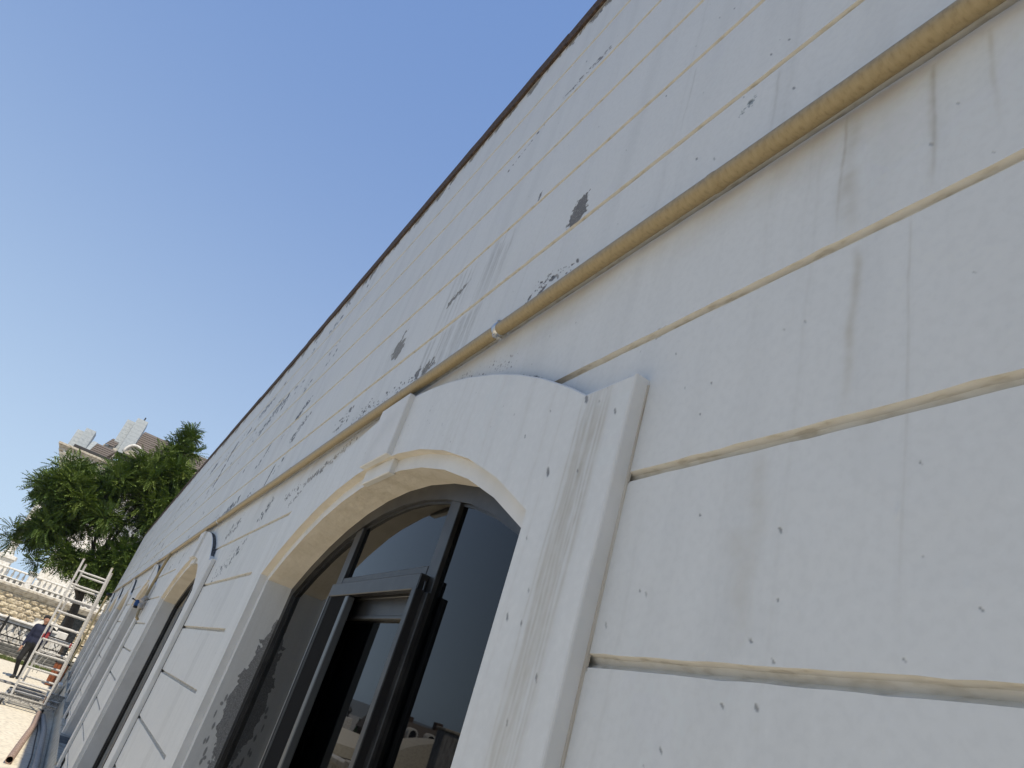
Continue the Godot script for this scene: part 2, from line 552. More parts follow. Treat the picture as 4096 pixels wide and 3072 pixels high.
func wear_near(s: Sheet):
	var grey := Color(0.485, 0.46, 0.42)
	var dark := Color(0.40, 0.385, 0.37)
	# one long flake through the middle, another by the second joint above the pipe
	s.chip([Vector2(1.437, 3.354), Vector2(1.426, 3.313), Vector2(1.412, 3.277), Vector2(1.43, 3.255), Vector2(1.461, 3.246), Vector2(1.512, 3.262), Vector2(1.503, 3.31), Vector2(1.507, 3.343), Vector2(1.492, 3.36), Vector2(1.44, 3.372)], grey * 0.86, 0.008)
	s.chip([Vector2(1.822, 3.637), Vector2(1.836, 3.634), Vector2(1.834, 3.592), Vector2(1.824, 3.594)], dark, 0.004)
	s.chip([Vector2(2.255, 3.448), Vector2(2.326, 3.434), Vector2(2.385, 3.424), Vector2(2.43, 3.41), Vector2(2.44, 3.368), Vector2(2.41, 3.38), Vector2(2.37, 3.404), Vector2(2.31, 3.412)], grey, 0.012)
	s.chip([Vector2(2.925, 3.482), Vector2(3.0, 3.475), Vector2(2.99, 3.45), Vector2(2.95, 3.462)], grey, 0.012)
	s.chip([Vector2(2.91, 3.415), Vector2(2.96, 3.436), Vector2(2.99, 3.425), Vector2(3.05, 3.392), Vector2(3.03, 3.35), Vector2(2.95, 3.305), Vector2(2.90, 3.312)], grey, 0.02)
	s.chip([Vector2(2.30, 3.055), Vector2(2.364, 3.095), Vector2(2.43, 3.07), Vector2(2.41, 3.03), Vector2(2.36, 3.02)], grey, 0.016)
	s.chip([Vector2(2.45, 3.088), Vector2(2.49, 3.08), Vector2(2.47, 3.03), Vector2(2.44, 3.04)], dark, 0.012)
	s.chip([Vector2(1.515, 3.04), Vector2(1.53, 3.052), Vector2(1.565, 3.026), Vector2(1.55, 3.012)], dark, 0.006)
	s.chip([Vector2(1.507, 3.092), Vector2(1.522, 3.088), Vector2(1.542, 3.06), Vector2(1.53, 3.058)], dark, 0.006)
	s.chip([Vector2(1.596, 3.052), Vector2(1.61, 3.05), Vector2(1.62, 3.024), Vector2(1.606, 3.03)], dark, 0.006)
	s.flakes(Vector2(1.40, 3.05), Vector2(1.58, 3.07), 0.04, 55, 0.004, dark)
	s.flakes(Vector2(2.30, 3.06), Vector2(2.75, 3.03), 0.05, 36, 0.005, dark)
	s.flakes(Vector2(2.55, 3.045), Vector2(3.25, 3.05), 0.09, 60, 0.0055, dark)
	s.flakes(Vector2(3.40, 3.14), Vector2(3.60, 3.10), 0.09, 50, 0.007, dark)
	s.flakes(Vector2(3.05, 3.10), Vector2(3.22, 3.04), 0.06, 36, 0.006, dark)
	s.flakes(Vector2(3.05, 2.91), Vector2(3.45, 2.83), 0.035, 120, 0.006, Color(0.57, 0.54, 0.49))
	s.flakes(Vector2(3.45, 2.845), Vector2(3.75, 2.79), 0.035, 90, 0.0065, Color(0.46, 0.44, 0.42))
	s.flakes(Vector2(3.85, 2.80), Vector2(4.12, 2.77), 0.05, 40, 0.006, dark)
	s.flakes(Vector2(3.75, 2.75), Vector2(3.90, 2.70), 0.04, 36, 0.006, dark)
	s.flakes(Vector2(2.04, 4.25), Vector2(2.37, 4.11), 0.012, 30, 0.005, dark)
	s.flakes(Vector2(1.66, 4.30), Vector2(1.95, 4.29), 0.03, 70, 0.0045, dark)
	s.flakes(Vector2(0.78, 3.19), Vector2(0.81, 3.16), 0.015, 40, 0.003, Color(0.48, 0.5, 0.5))
	s.flakes(Vector2(1.55, 2.80), Vector2(2.0, 2.86), 0.06, 140, 0.0022, Color(0.60, 0.585, 0.585))
	s.flakes(Vector2(1.36, 2.665), Vector2(1.5, 2.722), 0.008, 70, 0.003, Color(0.40, 0.405, 0.41))
	for p in [[0.757, 2.46, 0.004], [0.586, 2.188, 0.006], [0.83, 2.119, 0.004], [0.611, 2.052, 0.004], [0.576, 2.03, 0.004], [0.579, 2.1, 0.003], [0.642, 1.976, 0.005], [0.592, 1.979, 0.006], [0.353, 2.086, 0.003], [0.531, 2.009, 0.004], [0.424, 2.039, 0.003], [0.732, 2.227, 0.004], [0.73, 1.915, 0.005], [0.411, 2.246, 0.003], [0.863, 2.557, 0.004], [0.77, 2.405, 0.004], [0.674, 3.116, 0.007], [0.707, 3.306, 0.007], [0.754, 3.305, 0.007], [0.923, 3.674, 0.006], [1.143, 3.53, 0.007], [0.936, 3.12, 0.008], [1.28, 3.42, 0.004], [0.69, 3.02, 0.003], [1.1, 4.0, 0.005], [1.86, 4.42, 0.01]]:
		s.spot(p[0], p[1], p[2] * 0.42, p[2] * 0.72, Color(0.47, 0.47, 0.47), 0.75, -0.5)
	for i in 260:
		var z: float = 0.0008 + 0.0022 * s.r.randf() * s.r.randf()
		s.spot(0.3 + s.r.randf() * 3.4, 1.2 + s.r.randf() * 3.5, z, z * (1.0 + 1.5 * s.r.randf()), Color(0.56, 0.56, 0.56), 0.6, -0.5)
	for i in 420:
		var z: float = 0.0022 + 0.0035 * s.r.randf() * s.r.randf()
		s.lump(0.3 + 2.6 * s.r.randf(), 1.2 + 3.3 * s.r.randf(), z, z * (1.0 + 2.2 * s.r.randf()), 0.10 + 0.16 * s.r.randf())
	for i in 46:
		var x: float = 0.3 + 1.4 * s.r.randf()
		var y: float = 1.4 + 1.5 * s.r.randf()
		for q in 9:
			s.lump(x + 0.0015 * sin(q * 1.3 + i), y - q * 0.006, 0.0024, 0.006, 0.07)
	# rain streaks
	var run := Color(0.60, 0.59, 0.57)
	for i in 26:
		var x: float = 1.95 + 0.55 * s.r.randf()
		s.streak(x, 3.57 - 0.1 * s.r.randf(), 3.15 + 0.1 * s.r.randf(), 0.003 + 0.008 * s.r.randf(), run, 0.22 + 0.3 * s.r.randf())
	for i in 30:
		var x: float = 2.0 + 0.5 * s.r.randf()
		s.streak(x, 3.22, 2.95, 0.003 + 0.007 * s.r.randf(), Color(0.58, 0.57, 0.55), 0.2 + 0.3 * s.r.randf())
	for i in 18:
		s.streak(2.1 + 0.6 * s.r.randf(), 2.90, 2.66, 0.006 + 0.01 * s.r.randf(), Color(0.64, 0.6, 0.54), 0.22)
	for i in 10:
		s.streak(2.85 + 0.3 * s.r.randf(), 3.42, 3.24, 0.006, run, 0.3)
	var tan_ := Color(0.67, 0.645, 0.60)
	s.streak(0.535, 2.92, 2.66, 0.012, tan_, 0.45)
	s.streak(0.545, 2.92, 2.64, 0.003, Color(0.58, 0.55, 0.5), 0.5)
	s.streak(0.52, 2.78, 2.63, 0.014, tan_, 0.5)
	s.streak(0.508, 2.61, 2.33, 0.007, tan_, 0.75)
	s.streak(0.635, 2.31, 2.03, 0.014, tan_, 0.3)
	s.streak(0.64, 2.2, 2.03, 0.018, tan_, 0.22)
	s.streak(0.40, 2.91, 2.64, 0.003, Color(0.56, 0.54, 0.5), 0.55)
	s.streak(0.405, 2.91, 2.64, 0.006, tan_, 0.55)
	s.streak(0.43, 2.63, 2.02, 0.002, Color(0.64, 0.62, 0.59), 0.35)
	s.streak(0.32, 2.91, 2.7, 0.004, tan_, 0.5)
	s.streak(1.03, 3.54, 3.25, 0.003, run, 0.4)
	s.streak(0.90, 3.88, 3.6, 0.003, run, 0.35)
	s.streak(0.72, 3.22, 2.96, 0.004, run, 0.35)
	for i in 26:
		s.streak(0.3 + 4.0 * s.r.randf(), 2.0 + 2.8 * s.r.randf(), 0.8 + 2.0 * s.r.randf(), 0.002 + 0.006 * s.r.randf(), run, 0.12)
	for i in 40:
		var y: float = 2.5 - 1.6 * s.r.randf()
		s.streak(0.926 + 0.004 * s.r.randf(), y, y - 0.08 - 0.1 * s.r.randf(), 0.0035, Color(0.50, 0.46, 0.40), 0.3 + 0.3 * s.r.randf())
	for y in [2.32, 2.01, 2.63]:
		for i in 12:
			s.spot(0.915 + 0.02 * s.r.randf(), y + 0.016 * (s.r.randf() - 0.5), 0.005, 0.006, Color(0.42, 0.38, 0.32), 0.4)
	# short broad tan streaks starting just under the pipe
	for i in 120:
		var x: float = 0.3 + 4.2 * s.r.randf()
		s.streak(x, 2.925, 2.925 - 0.03 - 0.10 * s.r.randf(), 0.02 + 0.04 * s.r.randf(), Color(0.68, 0.635, 0.57), 0.14)
	peeled_top(s, 0.0, 4.5, 0.55)


func wear_mid(s: Sheet):
	var dark := Color(0.34, 0.34, 0.345)
	s.chip([Vector2(5.14, 3.20), Vector2(5.19, 3.18), Vector2(5.225, 3.03), Vector2(5.20, 3.03)], Color(0.05, 0.05, 0.055), 0.006)
	s.chip([Vector2(5.96, 3.56), Vector2(6.02, 3.55), Vector2(6.07, 3.45), Vector2(6.04, 3.45)], Color(0.3, 0.29, 0.28), 0.01)
	s.flakes(Vector2(5.0, 3.71), Vector2(5.22, 3.60), 0.06, 100, 0.010, dark)
	s.flakes(Vector2(4.75, 3.48), Vector2(4.98, 3.34), 0.07, 130, 0.009, Color(0.40, 0.39, 0.38))
	s.flakes(Vector2(4.55, 2.82), Vector2(4.66, 2.71), 0.07, 60, 0.009, dark)
	s.flakes(Vector2(5.6, 2.79), Vector2(5.9, 2.72), 0.09, 70, 0.010, Color(0.42, 0.41, 0.40))
	s.flakes(Vector2(4.9, 2.55), Vector2(5.5, 2.38), 0.11, 80, 0.010, dark)
	s.flakes(Vector2(7.6, 4.5), Vector2(8.3, 4.45), 0.09, 90, 0.015, dark)
	s.flakes(Vector2(8.6, 4.36), Vector2(8.75, 4.33), 0.03, 20, 0.02, dark)
	s.flakes(Vector2(9.5, 4.38), Vector2(9.7, 4.0), 0.05, 40, 0.03, dark)
	s.flakes(Vector2(9.6, 3.95), Vector2(9.8, 3.8), 0.05, 30, 0.03, dark)
	s.flakes(Vector2(11.2, 4.42), Vector2(11.6, 4.34), 0.05, 40, 0.035, dark)
	s.flakes(Vector2(6.5, 4.2), Vector2(7.4, 4.0), 0.10, 60, 0.02, dark)
	s.flakes(Vector2(6.3, 3.1), Vector2(7.0, 3.0), 0.06, 60, 0.02, dark)
	for i in 70:
		var a := Vector2(4.6 + 8.8 * s.r.randf(), 2.7 + 2.0 * s.r.randf())
		s.flakes(a, a + Vector2(0.25, -0.08), 0.07, 7, 0.014, Color(0.4, 0.4, 0.4))
	var run := Color(0.6, 0.59, 0.57)
	for i in 240:
		var y: float = 0.9 + 3.9 * s.r.randf()
		s.streak(4.5 + 9.0 * s.r.randf(), y, y - 0.15 - 0.4 * s.r.randf(), 0.006 + 0.016 * s.r.randf(), run, 0.12 + 0.25 * s.r.randf() * s.r.randf())
	for i in 60:
		s.streak(4.5 + 9.0 * s.r.randf(), 2.92, 2.7, 0.05, Color(0.68, 0.645, 0.59), 0.15)
	peeled_top(s, 4.5, 13.5, 0.8)


func wear_far(s: Sheet):
	var dark := Color(0.37, 0.37, 0.375)
	for i in 46:
		var a := Vector2(13.6 + 15.5 * s.r.randf(), 2.9 + 2.0 * s.r.randf())
		s.flakes(a, a + Vector2(0.7, -0.12), 0.16, 8, 0.026, dark)
	var run := Color(0.58, 0.57, 0.56)
	for i in 260:
		var y: float = 1.2 + 3.8 * s.r.randf()
		s.streak(13.5 + 16.0 * s.r.randf(), y, y - 0.2 - 0.7 * s.r.randf(), 0.012 + 0.03 * s.r.randf(), run, 0.15 + 0.3 * s.r.randf() * s.r.randf())
	for i in 40:
		s.streak(15.0 + 12.0 * s.r.randf(), 4.9 - s.r.randf(), 3.6 - 0.4 * s.r.randf(), 0.03, Color(0.42, 0.42, 0.42), 0.35)
	peeled_top(s, 13.5, 29.5, 0.8)


# the strip of bare plaster under the roof edge
func peeled_top(s: Sheet, xa: float, xb: float, much: float):
	var g := Color(0.50, 0.47, 0.42)
	var step := 0.012 if xb < 5.0 else 0.02
	for i in int((xb - xa) / step):
		var x := xa + i * step
		var t := s.n.get_noise_2d(x * 2.2, 5.0) + 0.6 * s.n.get_noise_2d(x * 9.0, 15.0) + 0.3 * s.n.get_noise_2d(x * 40.0, 25.0)
		var deep := maxf(0.0, (t + 0.2) * 0.15 * much) + 0.014
		var top := roof_y(x) + 0.01
		if deep > 0.02:
			s.chip([Vector2(x, top), Vector2(x + step * 1.4, top), Vector2(x + step * 1.2, top - deep), Vector2(x + step * 0.2, top - deep * 0.9)], g * (0.85 + 0.3 * s.r.randf()), 0.004, 0.12)
			if s.r.randf() < 0.18:
				s.spot(x, top - deep * (0.6 + s.r.randf()), step * 0.8, deep * 0.16, Color(0.25, 0.23, 0.21), 0.9, -0.6)


func wear_surround(s: Sheet):
	for p in [[1.071, 2.506, 0.009], [1.206, 2.516, 0.003], [1.141, 2.358, 0.009], [0.96, 2.447, 0.005], [1.034, 2.341, 0.004], [1.288, 2.474, 0.004], [1.138, 2.069, 0.006], [0.994, 1.973, 0.005], [1.138, 2.356, 0.005], [1.044, 1.902, 0.004], [1.084, 2.058, 0.004], [1.15, 2.22, 0.003], [1.06, 1.80, 0.005], [1.11, 1.72, 0.004], [1.02, 1.6, 0.005]]:
		s.spot(p[0], p[1], p[2] * 0.55, p[2] * 1.3, Color(0.46, 0.46, 0.465), 0.85, -0.4)
	for i in 160:
		var z: float = 0.0012 + 0.002 * s.r.randf() * s.r.randf()
		s.spot(0.95 + 2.9 * s.r.randf(), 1.0 + 1.9 * s.r.randf(), z, z * (1.0 + 2.0 * s.r.randf()), Color(0.56, 0.56, 0.56), 0.65, -0.4)
	var run := Color(0.62, 0.59, 0.54)
	for x in [1.045, 1.062, 1.078, 1.03, 1.012, 1.001, 0.992, 1.052, 1.02]:
		s.streak(x + 0.004 * s.r.randf(), 2.515, 1.2 + 0.5 * s.r.randf(), 0.0028 + 0.003 * s.r.randf(), run, 0.4 + 0.25 * s.r.randf())
	s.streak(1.038, 2.515, 1.2, 0.03, Color(0.71, 0.69, 0.65), 0.3)
	for i in 50:
		s.streak(0.95 + 2.9 * s.r.randf(), 2.9 - 0.5 * s.r.randf(), 1.0 + s.r.randf(), 0.003 + 0.005 * s.r.randf(), run, 0.12)
	for i in 24:
		s.spot(2.60 + 0.02 * s.r.randf(), 2.66 + 0.17 * s.r.randf(), 0.0025, 0.005, Color(0.4, 0.4, 0.4), 0.7)


func wear_jamb(s: Sheet):
	# across: depth into the wall; the paint has come away beside the window frame
	var g := Color(0.50, 0.50, 0.505)
	s.chip([Vector2(0.115, 2.10), Vector2(0.14, 2.12), Vector2(0.14, 1.45), Vector2(0.105, 1.50), Vector2(0.075, 1.60), Vector2(0.05, 1.66), Vector2(0.065, 1.75), Vector2(0.06, 1.82), Vector2(0.085, 1.92), Vector2(0.095, 2.02)], g, 0.014)
	s.chip([Vector2(0.10, 1.50), Vector2(0.14, 1.52), Vector2(0.14, 0.4), Vector2(0.112, 0.4), Vector2(0.118, 0.9), Vector2(0.108, 1.2)], g * 1.1, 0.016)
	s.chip([Vector2(0.07, 1.28), Vector2(0.14, 1.30), Vector2(0.14, 0.95), Vector2(0.08, 1.0), Vector2(0.055, 1.1)], g, 0.018)
	for i in 40:
		s.spot(0.03 + 0.1 * s.r.randf(), 1.0 + 0.75 * s.r.randf(), 0.003 + 0.004 * s.r.randf(), 0.006 + 0.014 * s.r.randf(), g, 0.9)


func roof_y(x: float) -> float:
	var k := [[-6.0, 4.84], [2.7, 4.872], [7.0, 4.90], [10.0, 4.955], [14.0, 5.05], [18.0, 5.08], [30.0, 5.13]]
	for i in k.size() - 1:
		if x <= k[i + 1][0]:
			return lerpf(k[i][1], k[i + 1][1], clampf((x - k[i][0]) / (k[i + 1][0] - k[i][0]), 0.0, 1.0))
	return 5.13


# ---------------------------------------------------------------- the white building
func win_x(k: int) -> float:
	return WIN_C + WIN_STEP * k


# (x, y) points of an arched opening, from the foot of one jamb over the arch to the foot of the other
func arch_path(half: float, radius: float, foot: float, segs := 12) -> PackedVector2Array:
	var p := PackedVector2Array()
	var spring := ARCH_Y + sqrt(radius * radius - half * half)
	for i in 7:
		p.append(Vector2(-half, lerpf(foot, spring, i / 7.0)))
	var a := asin(half / radius)
	for i in segs + 1:
		var t := lerpf(-a, a, float(i) / segs)
		p.append(Vector2(sin(t) * radius, ARCH_Y + cos(t) * radius))
	for i in range(6, -1, -1):
		p.append(Vector2(half, lerpf(foot, spring, i / 7.0)))
	return p


# a strip between two rows of points
func strip(mb: Mb, a: Array, b: Array, ua: Array = [], ub: Array = []):
	for i in a.size() - 1:
		if ua.is_empty():
			mb.quad(a[i], a[i + 1], b[i + 1], b[i])
		else:
			mb.quad(a[i], a[i + 1], b[i + 1], b[i], ua[i], ua[i + 1], ub[i + 1], ub[i])


func at_z(p: PackedVector2Array, z: float, dx := 0.0) -> Array:
	var o := []
	for q in p:
		o.append(Vector3(q.x + dx, q.y, z))
	return o


# moves a closed outline inwards by d
func inset(p: PackedVector2Array, d: float) -> PackedVector2Array:
	var o := PackedVector2Array()
	var n := p.size()
	for i in n:
		var e0 := (p[i] - p[(i + n - 1) % n]).normalized()
		var e1 := (p[(i + 1) % n] - p[i]).normalized()
		var n0 := Vector2(-e0.y, e0.x)
		var n1 := Vector2(-e1.y, e1.x)
		var m := (n0 + n1).normalized()
		o.append(p[i] + m * d / maxf(0.4, m.dot(n0)))
	return o


func course(b: Node3D, xa: float, xb: float, ya: float, yb: float, top := false):
	# one stretch of a course of the wall, cut where the painted sheets change
	for zone in [[-6.0, 0.0, "paint"], [0.0, 4.5, "wall_a"], [4.5, 13.5, "wall_b"], [13.5, 29.5, "wall_c"]]:
		var x0: float = maxf(xa, zone[0])
		var x1: float = minf(xb, zone[1])
		if x1 - x0 < 0.02:
			continue
		var step := 0.03 if zone[2] == "wall_a" else (0.15 if zone[2] == "wall_b" else 0.5)
		var n := maxi(1, int(ceil((x1 - x0) / step)))
		var face := Mb.new()
		var edge := Mb.new()
		var rows := []
		for i in n + 1:
			var x := lerpf(x0, x1, float(i) / n)
			var j0 := 0.002 * fn.get_noise_2d(x * 9.0, ya * 31.0) + 0.0018 * fn.get_noise_2d(x * 60.0, ya * 31.0)
			var j1 := 0.0018 * fn.get_noise_2d(x * 9.0, yb * 31.0 + 9.0) + 0.001 * fn.get_noise_2d(x * 40.0, yb * 31.0)
			var yt := roof_y(x) + 0.02 if top else yb
			var gt := 0.0 if top else 1.0
			rows.append([Vector3(x, ya, 0.019), Vector3(x, ya + 0.0070 + j0, 0.0125), Vector3(x, ya + 0.0102 + j0, 0.0), Vector3(x, yt - (0.0095 + j1) * gt, 0.0), Vector3(x, yt - 0.0065 * gt, 0.0115 * gt), Vector3(x, yt, 0.019 * gt)])
		var zw: float = zone[1] - zone[0]
		for i in n:
			var r: Array = rows[i]
			var s: Array = rows[i + 1]
			for q in 5:
				var mb: Mb = face if q == 2 else edge
				var u := [r[q], r[q + 1], s[q + 1], s[q]]
				var uv := []
				for p in u:
					uv.append(Vector2((p.x - zone[0]) / zw, (5.2 - p.y) / 4.5))
				# outward is -z
				mb.quad(u[0], u[1], u[2], u[3], uv[0], uv[1], uv[2], uv[3])
		var m := face.mesh(M[zone[2]])
		m = edge.mesh(M.groove, m)
		put("wall_course", m, b)


func white_building():
	var b := thing("white_building", "long white building with grooved peeling walls, arched windows and a rusty roof edge", "building")
	var ys := [0.42, 0.487, 0.794, 1.098, 1.403, 1.708, 2.014, 2.321, 2.630, 2.938, 3.239, 3.577, 3.906, 4.237, 4.565, 4.9]
	for i in ys.size() - 1:
		var ya: float = ys[i]
		var yb: float = ys[i + 1]
		if ya > 2.6:
			course(b, -5.0, 29.3, ya, yb, i == ys.size() - 2)
		else:
			var gap := 1.21 if ya > 2.3 else 1.40
			course(b, -5.0, win_x(0) - gap, ya, yb)
			for k in WIN_N:
				course(b, win_x(k) + gap, minf(29.3, win_x(k + 1) - gap), ya, yb)
	# what is behind the faces: piers, lintel, rooms
	var core := Mb.new()
	core.box(Vector3(-5, 0, 0.022), Vector3(win_x(0) - 1.22, 2.7, 0.32))
	for k in WIN_N:
		core.box(Vector3(win_x(k) + 1.22, 0, 0.022), Vector3(minf(29.3, win_x(k + 1) - 1.22), 2.7, 0.32))
	core.box(Vector3(-5, 2.70, 0.022), Vector3(29.3, 4.84, 0.32))
	for k in WIN_N:
		for q in [-1.25, 1.05]:
			core.box(Vector3(win_x(k) + q, 2.45, 0.004), Vector3(win_x(k) + q + 0.2, 2.624, 0.03))
	build("wall_core", core, M.paint, b)
	var room := Mb.new()
	room.box(Vector3(-5, -0.2, 0.33), Vector3(29.2, 0.0, 6.2))
	room.box(Vector3(-5, 3.3, 0.33), Vector3(29.2, 3.5, 6.0))
	room.box(Vector3(-5, 0, 6.0), Vector3(29.2, 4.8, 6.2))
	room.box(Vector3(-5.2, 0, 0.0), Vector3(-5.0, 4.8, 6.2))
	for k in WIN_N:
		room.box(Vector3(win_x(k) + 2.3, 0.0, 0.33), Vector3(win_x(k) + 2.45, 3.3, 6.0))
	build("room_walls", room, M.room, b)
	var gable := Mb.new()
	gable.box(Vector3(29.2, 0, 0.001), Vector3(29.33, 5.0, 6.2))
	build("end_wall", gable, M.paint, b)
	# plinth, one length to each bay
	var prof := [Vector2(0.0, -0.088), Vector2(0.04, -0.088), Vector2(0.26, -0.062), Vector2(0.285, -0.054), Vector2(0.298, -0.040), Vector2(0.30, 0.05)]
	for k in range(-1, WIN_N):
		var x0: float = -5.0 if k < 0 else win_x(k) - 2.44
		var x1: float = win_x(0) - 2.442 if k < 0 else minf(29.33, win_x(k + 1) - 2.442)
		var pl := Mb.new()
		for i in prof.size() - 1:
			pl.quad(Vector3(x0, prof[i].x, prof[i].y), Vector3(x0, prof[i + 1].x, prof[i + 1].y), Vector3(x1, prof[i + 1].x, prof[i + 1].y), Vector3(x1, prof[i].x, prof[i].y))
		build("plinth", pl, M.plinth, b)
	# rusty edge of the roof, in overlapping lengths
	var x := -5.0
	while x < 29.3:
		var len_ := 2.4
		var e := Mb.new()
		var n := 16
		var lift := rng.randf() * 0.012
		var out := -0.012 - rng.randf() * 0.006
		for i in n:
			var xa := x + len_ * i / n
			var xb := minf(x + len_ * (i + 1) / n, 29.36)
			if xb <= xa:
				break
			var low := func(px: float) -> float: return roof_y(px) + 0.008 + lift * 0.3 + 0.012 * fn.get_noise_2d(px * 7.0, 3.0) + 0.006 * fn.get_noise_2d(px * 31.0, 8.0)
			var high := func(px: float) -> float: return roof_y(px) + 0.088 + lift + 0.008 * fn.get_noise_2d(px * 5.0, 13.0)
			var a0 := Vector3(xa, low.call(xa), out)
			var a1 := Vector3(xa, high.call(xa), out - 0.004)
			var b0 := Vector3(xb, low.call(xb), out)
			var b1 := Vector3(xb, high.call(xb), out - 0.004)
			e.quad(a0, a1, b1, b0)
			e.quad(a1, a1 + Vector3(0, 0.006, 0.4), b1 + Vector3(0, 0.006, 0.4), b1)
			e.quad(b0, b0 + Vector3(0, 0.01, 0.05), a0 + Vector3(0, 0.01, 0.05), a0)
		build("roof_edge", e, M.rust_edge, b)
		x += len_
	var roof := Mb.new()
	roof.box(Vector3(-5.2, 4.80, 0.05), Vector3(29.33, 4.86, 6.2))
	build("roof", roof, M.rust_edge, b)
	window_surround(b)
	windows(b)


func outline() -> PackedVector2Array:
	var right := [[1.476, 0.0], [1.476, 1.2], [1.476, 2.519], [1.32, 2.519], [1.25, 2.560], [1.196, 2.589], [1.103, 2.634], [0.962, 2.693], [0.807, 2.746], [0.602, 2.804], [0.453, 2.833], [0.324, 2.855], [0.193, 2.872], [0.0, 2.884]]
	var p := PackedVector2Array()
	for q in right:
		p.append(Vector2(q[0], q[1]))
	for i in range(right.size() - 2, -1, -1):
		p.append(Vector2(-right[i][0], right[i][1]))
	return p


func window_surround(b: Node3D):
	var o := outline()
	var e0 := arch_path(HALF, ARCH_R, 0.0)
	var e2 := arch_path(HALF - 0.056, ARCH_R - 0.047, 0.0)
	var sheet_uv := func(p: Vector3) -> Vector2: return Vector2((p.x + WIN_C - 0.9) / 3.05, (3.05 - p.y) / 3.05)
	for i in range(1, o.size() - 1):
		o[i] += Vector2(fn.get_noise_2d(i * 3.1, 2.0), fn.get_noise_2d(i * 2.7, 9.0)) * 0.003
	var oi := inset(o, 0.0045)
	oi[0].y = 0.0
	oi[oi.size() - 1].y = 0.0
	var ei := PackedVector2Array()
	for p in e0:
		ei.append(p)
	for first in [true, false]:
		# front face
		var f := Mb.new()
		var poly := PackedVector2Array(oi)
		var back := ei.duplicate()
		for q in back:
			poly.append(q)
		var idx := Geometry2D.triangulate_polygon(poly)
		for i in range(0, idx.size(), 3):
			var t := [poly[idx[i]], poly[idx[i + 1]], poly[idx[i + 2]]]
			var pts := []
			for q in t:
				pts.append(Vector3(q.x, q.y, ZF))
			# outward is -z: turn so that it looks that way
			if (t[1] - t[0]).cross(t[2] - t[0]) > 0:
				pts.reverse()
			f.tri(pts[0], pts[1], pts[2], sheet_uv.call(pts[0]), sheet_uv.call(pts[1]), sheet_uv.call(pts[2]))
		var mesh := f.mesh(M.surround if first else M.paint)
		# rounded outer edge and the sides
		var side := Mb.new(false)
		var rows := [at_z(oi, ZF), at_z(inset(o, 0.0012), ZF + 0.0014), at_z(o, ZF + 0.0045), at_z(o, 0.004)]
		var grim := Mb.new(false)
		for q in rows.size() - 1:
			strip(side, rows[q].slice(0, 5), rows[q + 1].slice(0, 5))
			strip(side, rows[q].slice(rows[q].size() - 5), rows[q + 1].slice(rows[q].size() - 5))
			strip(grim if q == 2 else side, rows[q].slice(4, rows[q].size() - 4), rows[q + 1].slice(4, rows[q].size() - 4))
		mesh = side.mesh(M.paint, mesh)
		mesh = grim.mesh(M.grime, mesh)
		var node: MeshInstance3D
		for k in (range(0, 1) if first else range(1, WIN_N)):
			node = put("window_surround", mesh, b)
			node.position.x = win_x(k)
			if k == 0:
				node.set_meta("label", "near white window surround with rain streaked pilaster and raised arched top")
			# stepped arch and deep reveal
			var s := Mb.new()
			var e0top := e0.slice(7, e0.size() - 7)
			strip(s, at_z(e0top, 0.0), at_z(e0top, ZF))
			build("arch_step", s, M.soffit, node)
			for q in [e0.slice(0, 8), e0.slice(e0.size() - 8)]:
				var sj := Mb.new()
				strip(sj, at_z(q, 0.0), at_z(q, ZF))
				build("jamb_step", sj, M.paint, node)
			var s2 := Mb.new()
			strip(s2, at_z(e2, 0.0), at_z(e0, 0.0))
			build("inner_order", s2, M.paint, node)
			var s3 := Mb.new()
			var n := e2.size()
			var top := e2.slice(7, n - 7)
			strip(s3, at_z(top, 0.16), at_z(top, 0.0))
			build("soffit", s3, M.soffit, node)
			var foot := e2[0]
			var s4 := Mb.new()
			var sp: float = e2[7].y
			s4.quad(Vector3(foot.x, 0, 0.16), Vector3(foot.x, sp, 0.16), Vector3(foot.x, sp, 0.0), Vector3(foot.x, 0, 0.0))
			build("jamb", s4, M.paint, node)
			var s5 := Mb.new()
			s5.quad(Vector3(-foot.x, 0, 0.0), Vector3(-foot.x, sp, 0.0), Vector3(-foot.x, sp, 0.16), Vector3(-foot.x, 0, 0.16), Vector2(0, 2.3 / 2.0), Vector2(0, (2.3 - sp) / 2.0), Vector2(1, (2.3 - sp) / 2.0), Vector2(1, 2.3 / 2.0))
			build("jamb", s5, M.jamb if k == 0 else M.paint, node)
			# keystone: a tall slab over the arch and a short one under it
			var ks := Mb.new()
			ks.bevel(Vector3(-0.146, 2.630, -0.054), Vector3(0.134, 2.877, ZF + 0.004), 0.003)
			build("keystone", ks, M.paint, node)
			var kl := Mb.new()
			kl.bevel(Vector3(-0.146, 2.574, -0.021), Vector3(0.134, 2.633, 0.005), 0.003)
			build("keystone", kl, M.paint, node)
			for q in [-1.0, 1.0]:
				var shade_line := Mb.new()  # thin dark strip: the shadow line of the pilaster joint painted in, with grime
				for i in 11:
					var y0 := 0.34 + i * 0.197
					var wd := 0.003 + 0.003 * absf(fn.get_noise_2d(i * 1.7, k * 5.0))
					shade_line.box(Vector3(q * 1.477 - wd, y0, -0.003), Vector3(q * 1.477 + wd, y0 + 0.1975, 0.003))
				build("grime_shade_line", shade_line, M.grime if k else M.ledge, node)
			var sill := Mb.new()
			sill.bevel(Vector3(-1.30, 0.296, -0.058), Vector3(1.30, 0.335, 0.17), 0.006)
			build("sill", sill, M.plinth, node)
			if k == 2:
				var worn := Mb.new()
				worn.box(Vector3(0.25, 0.33, -0.055), Vector3(0.95, 0.338, 0.10))
				build("peeled_sill_top", worn, M.dark_stone, node)


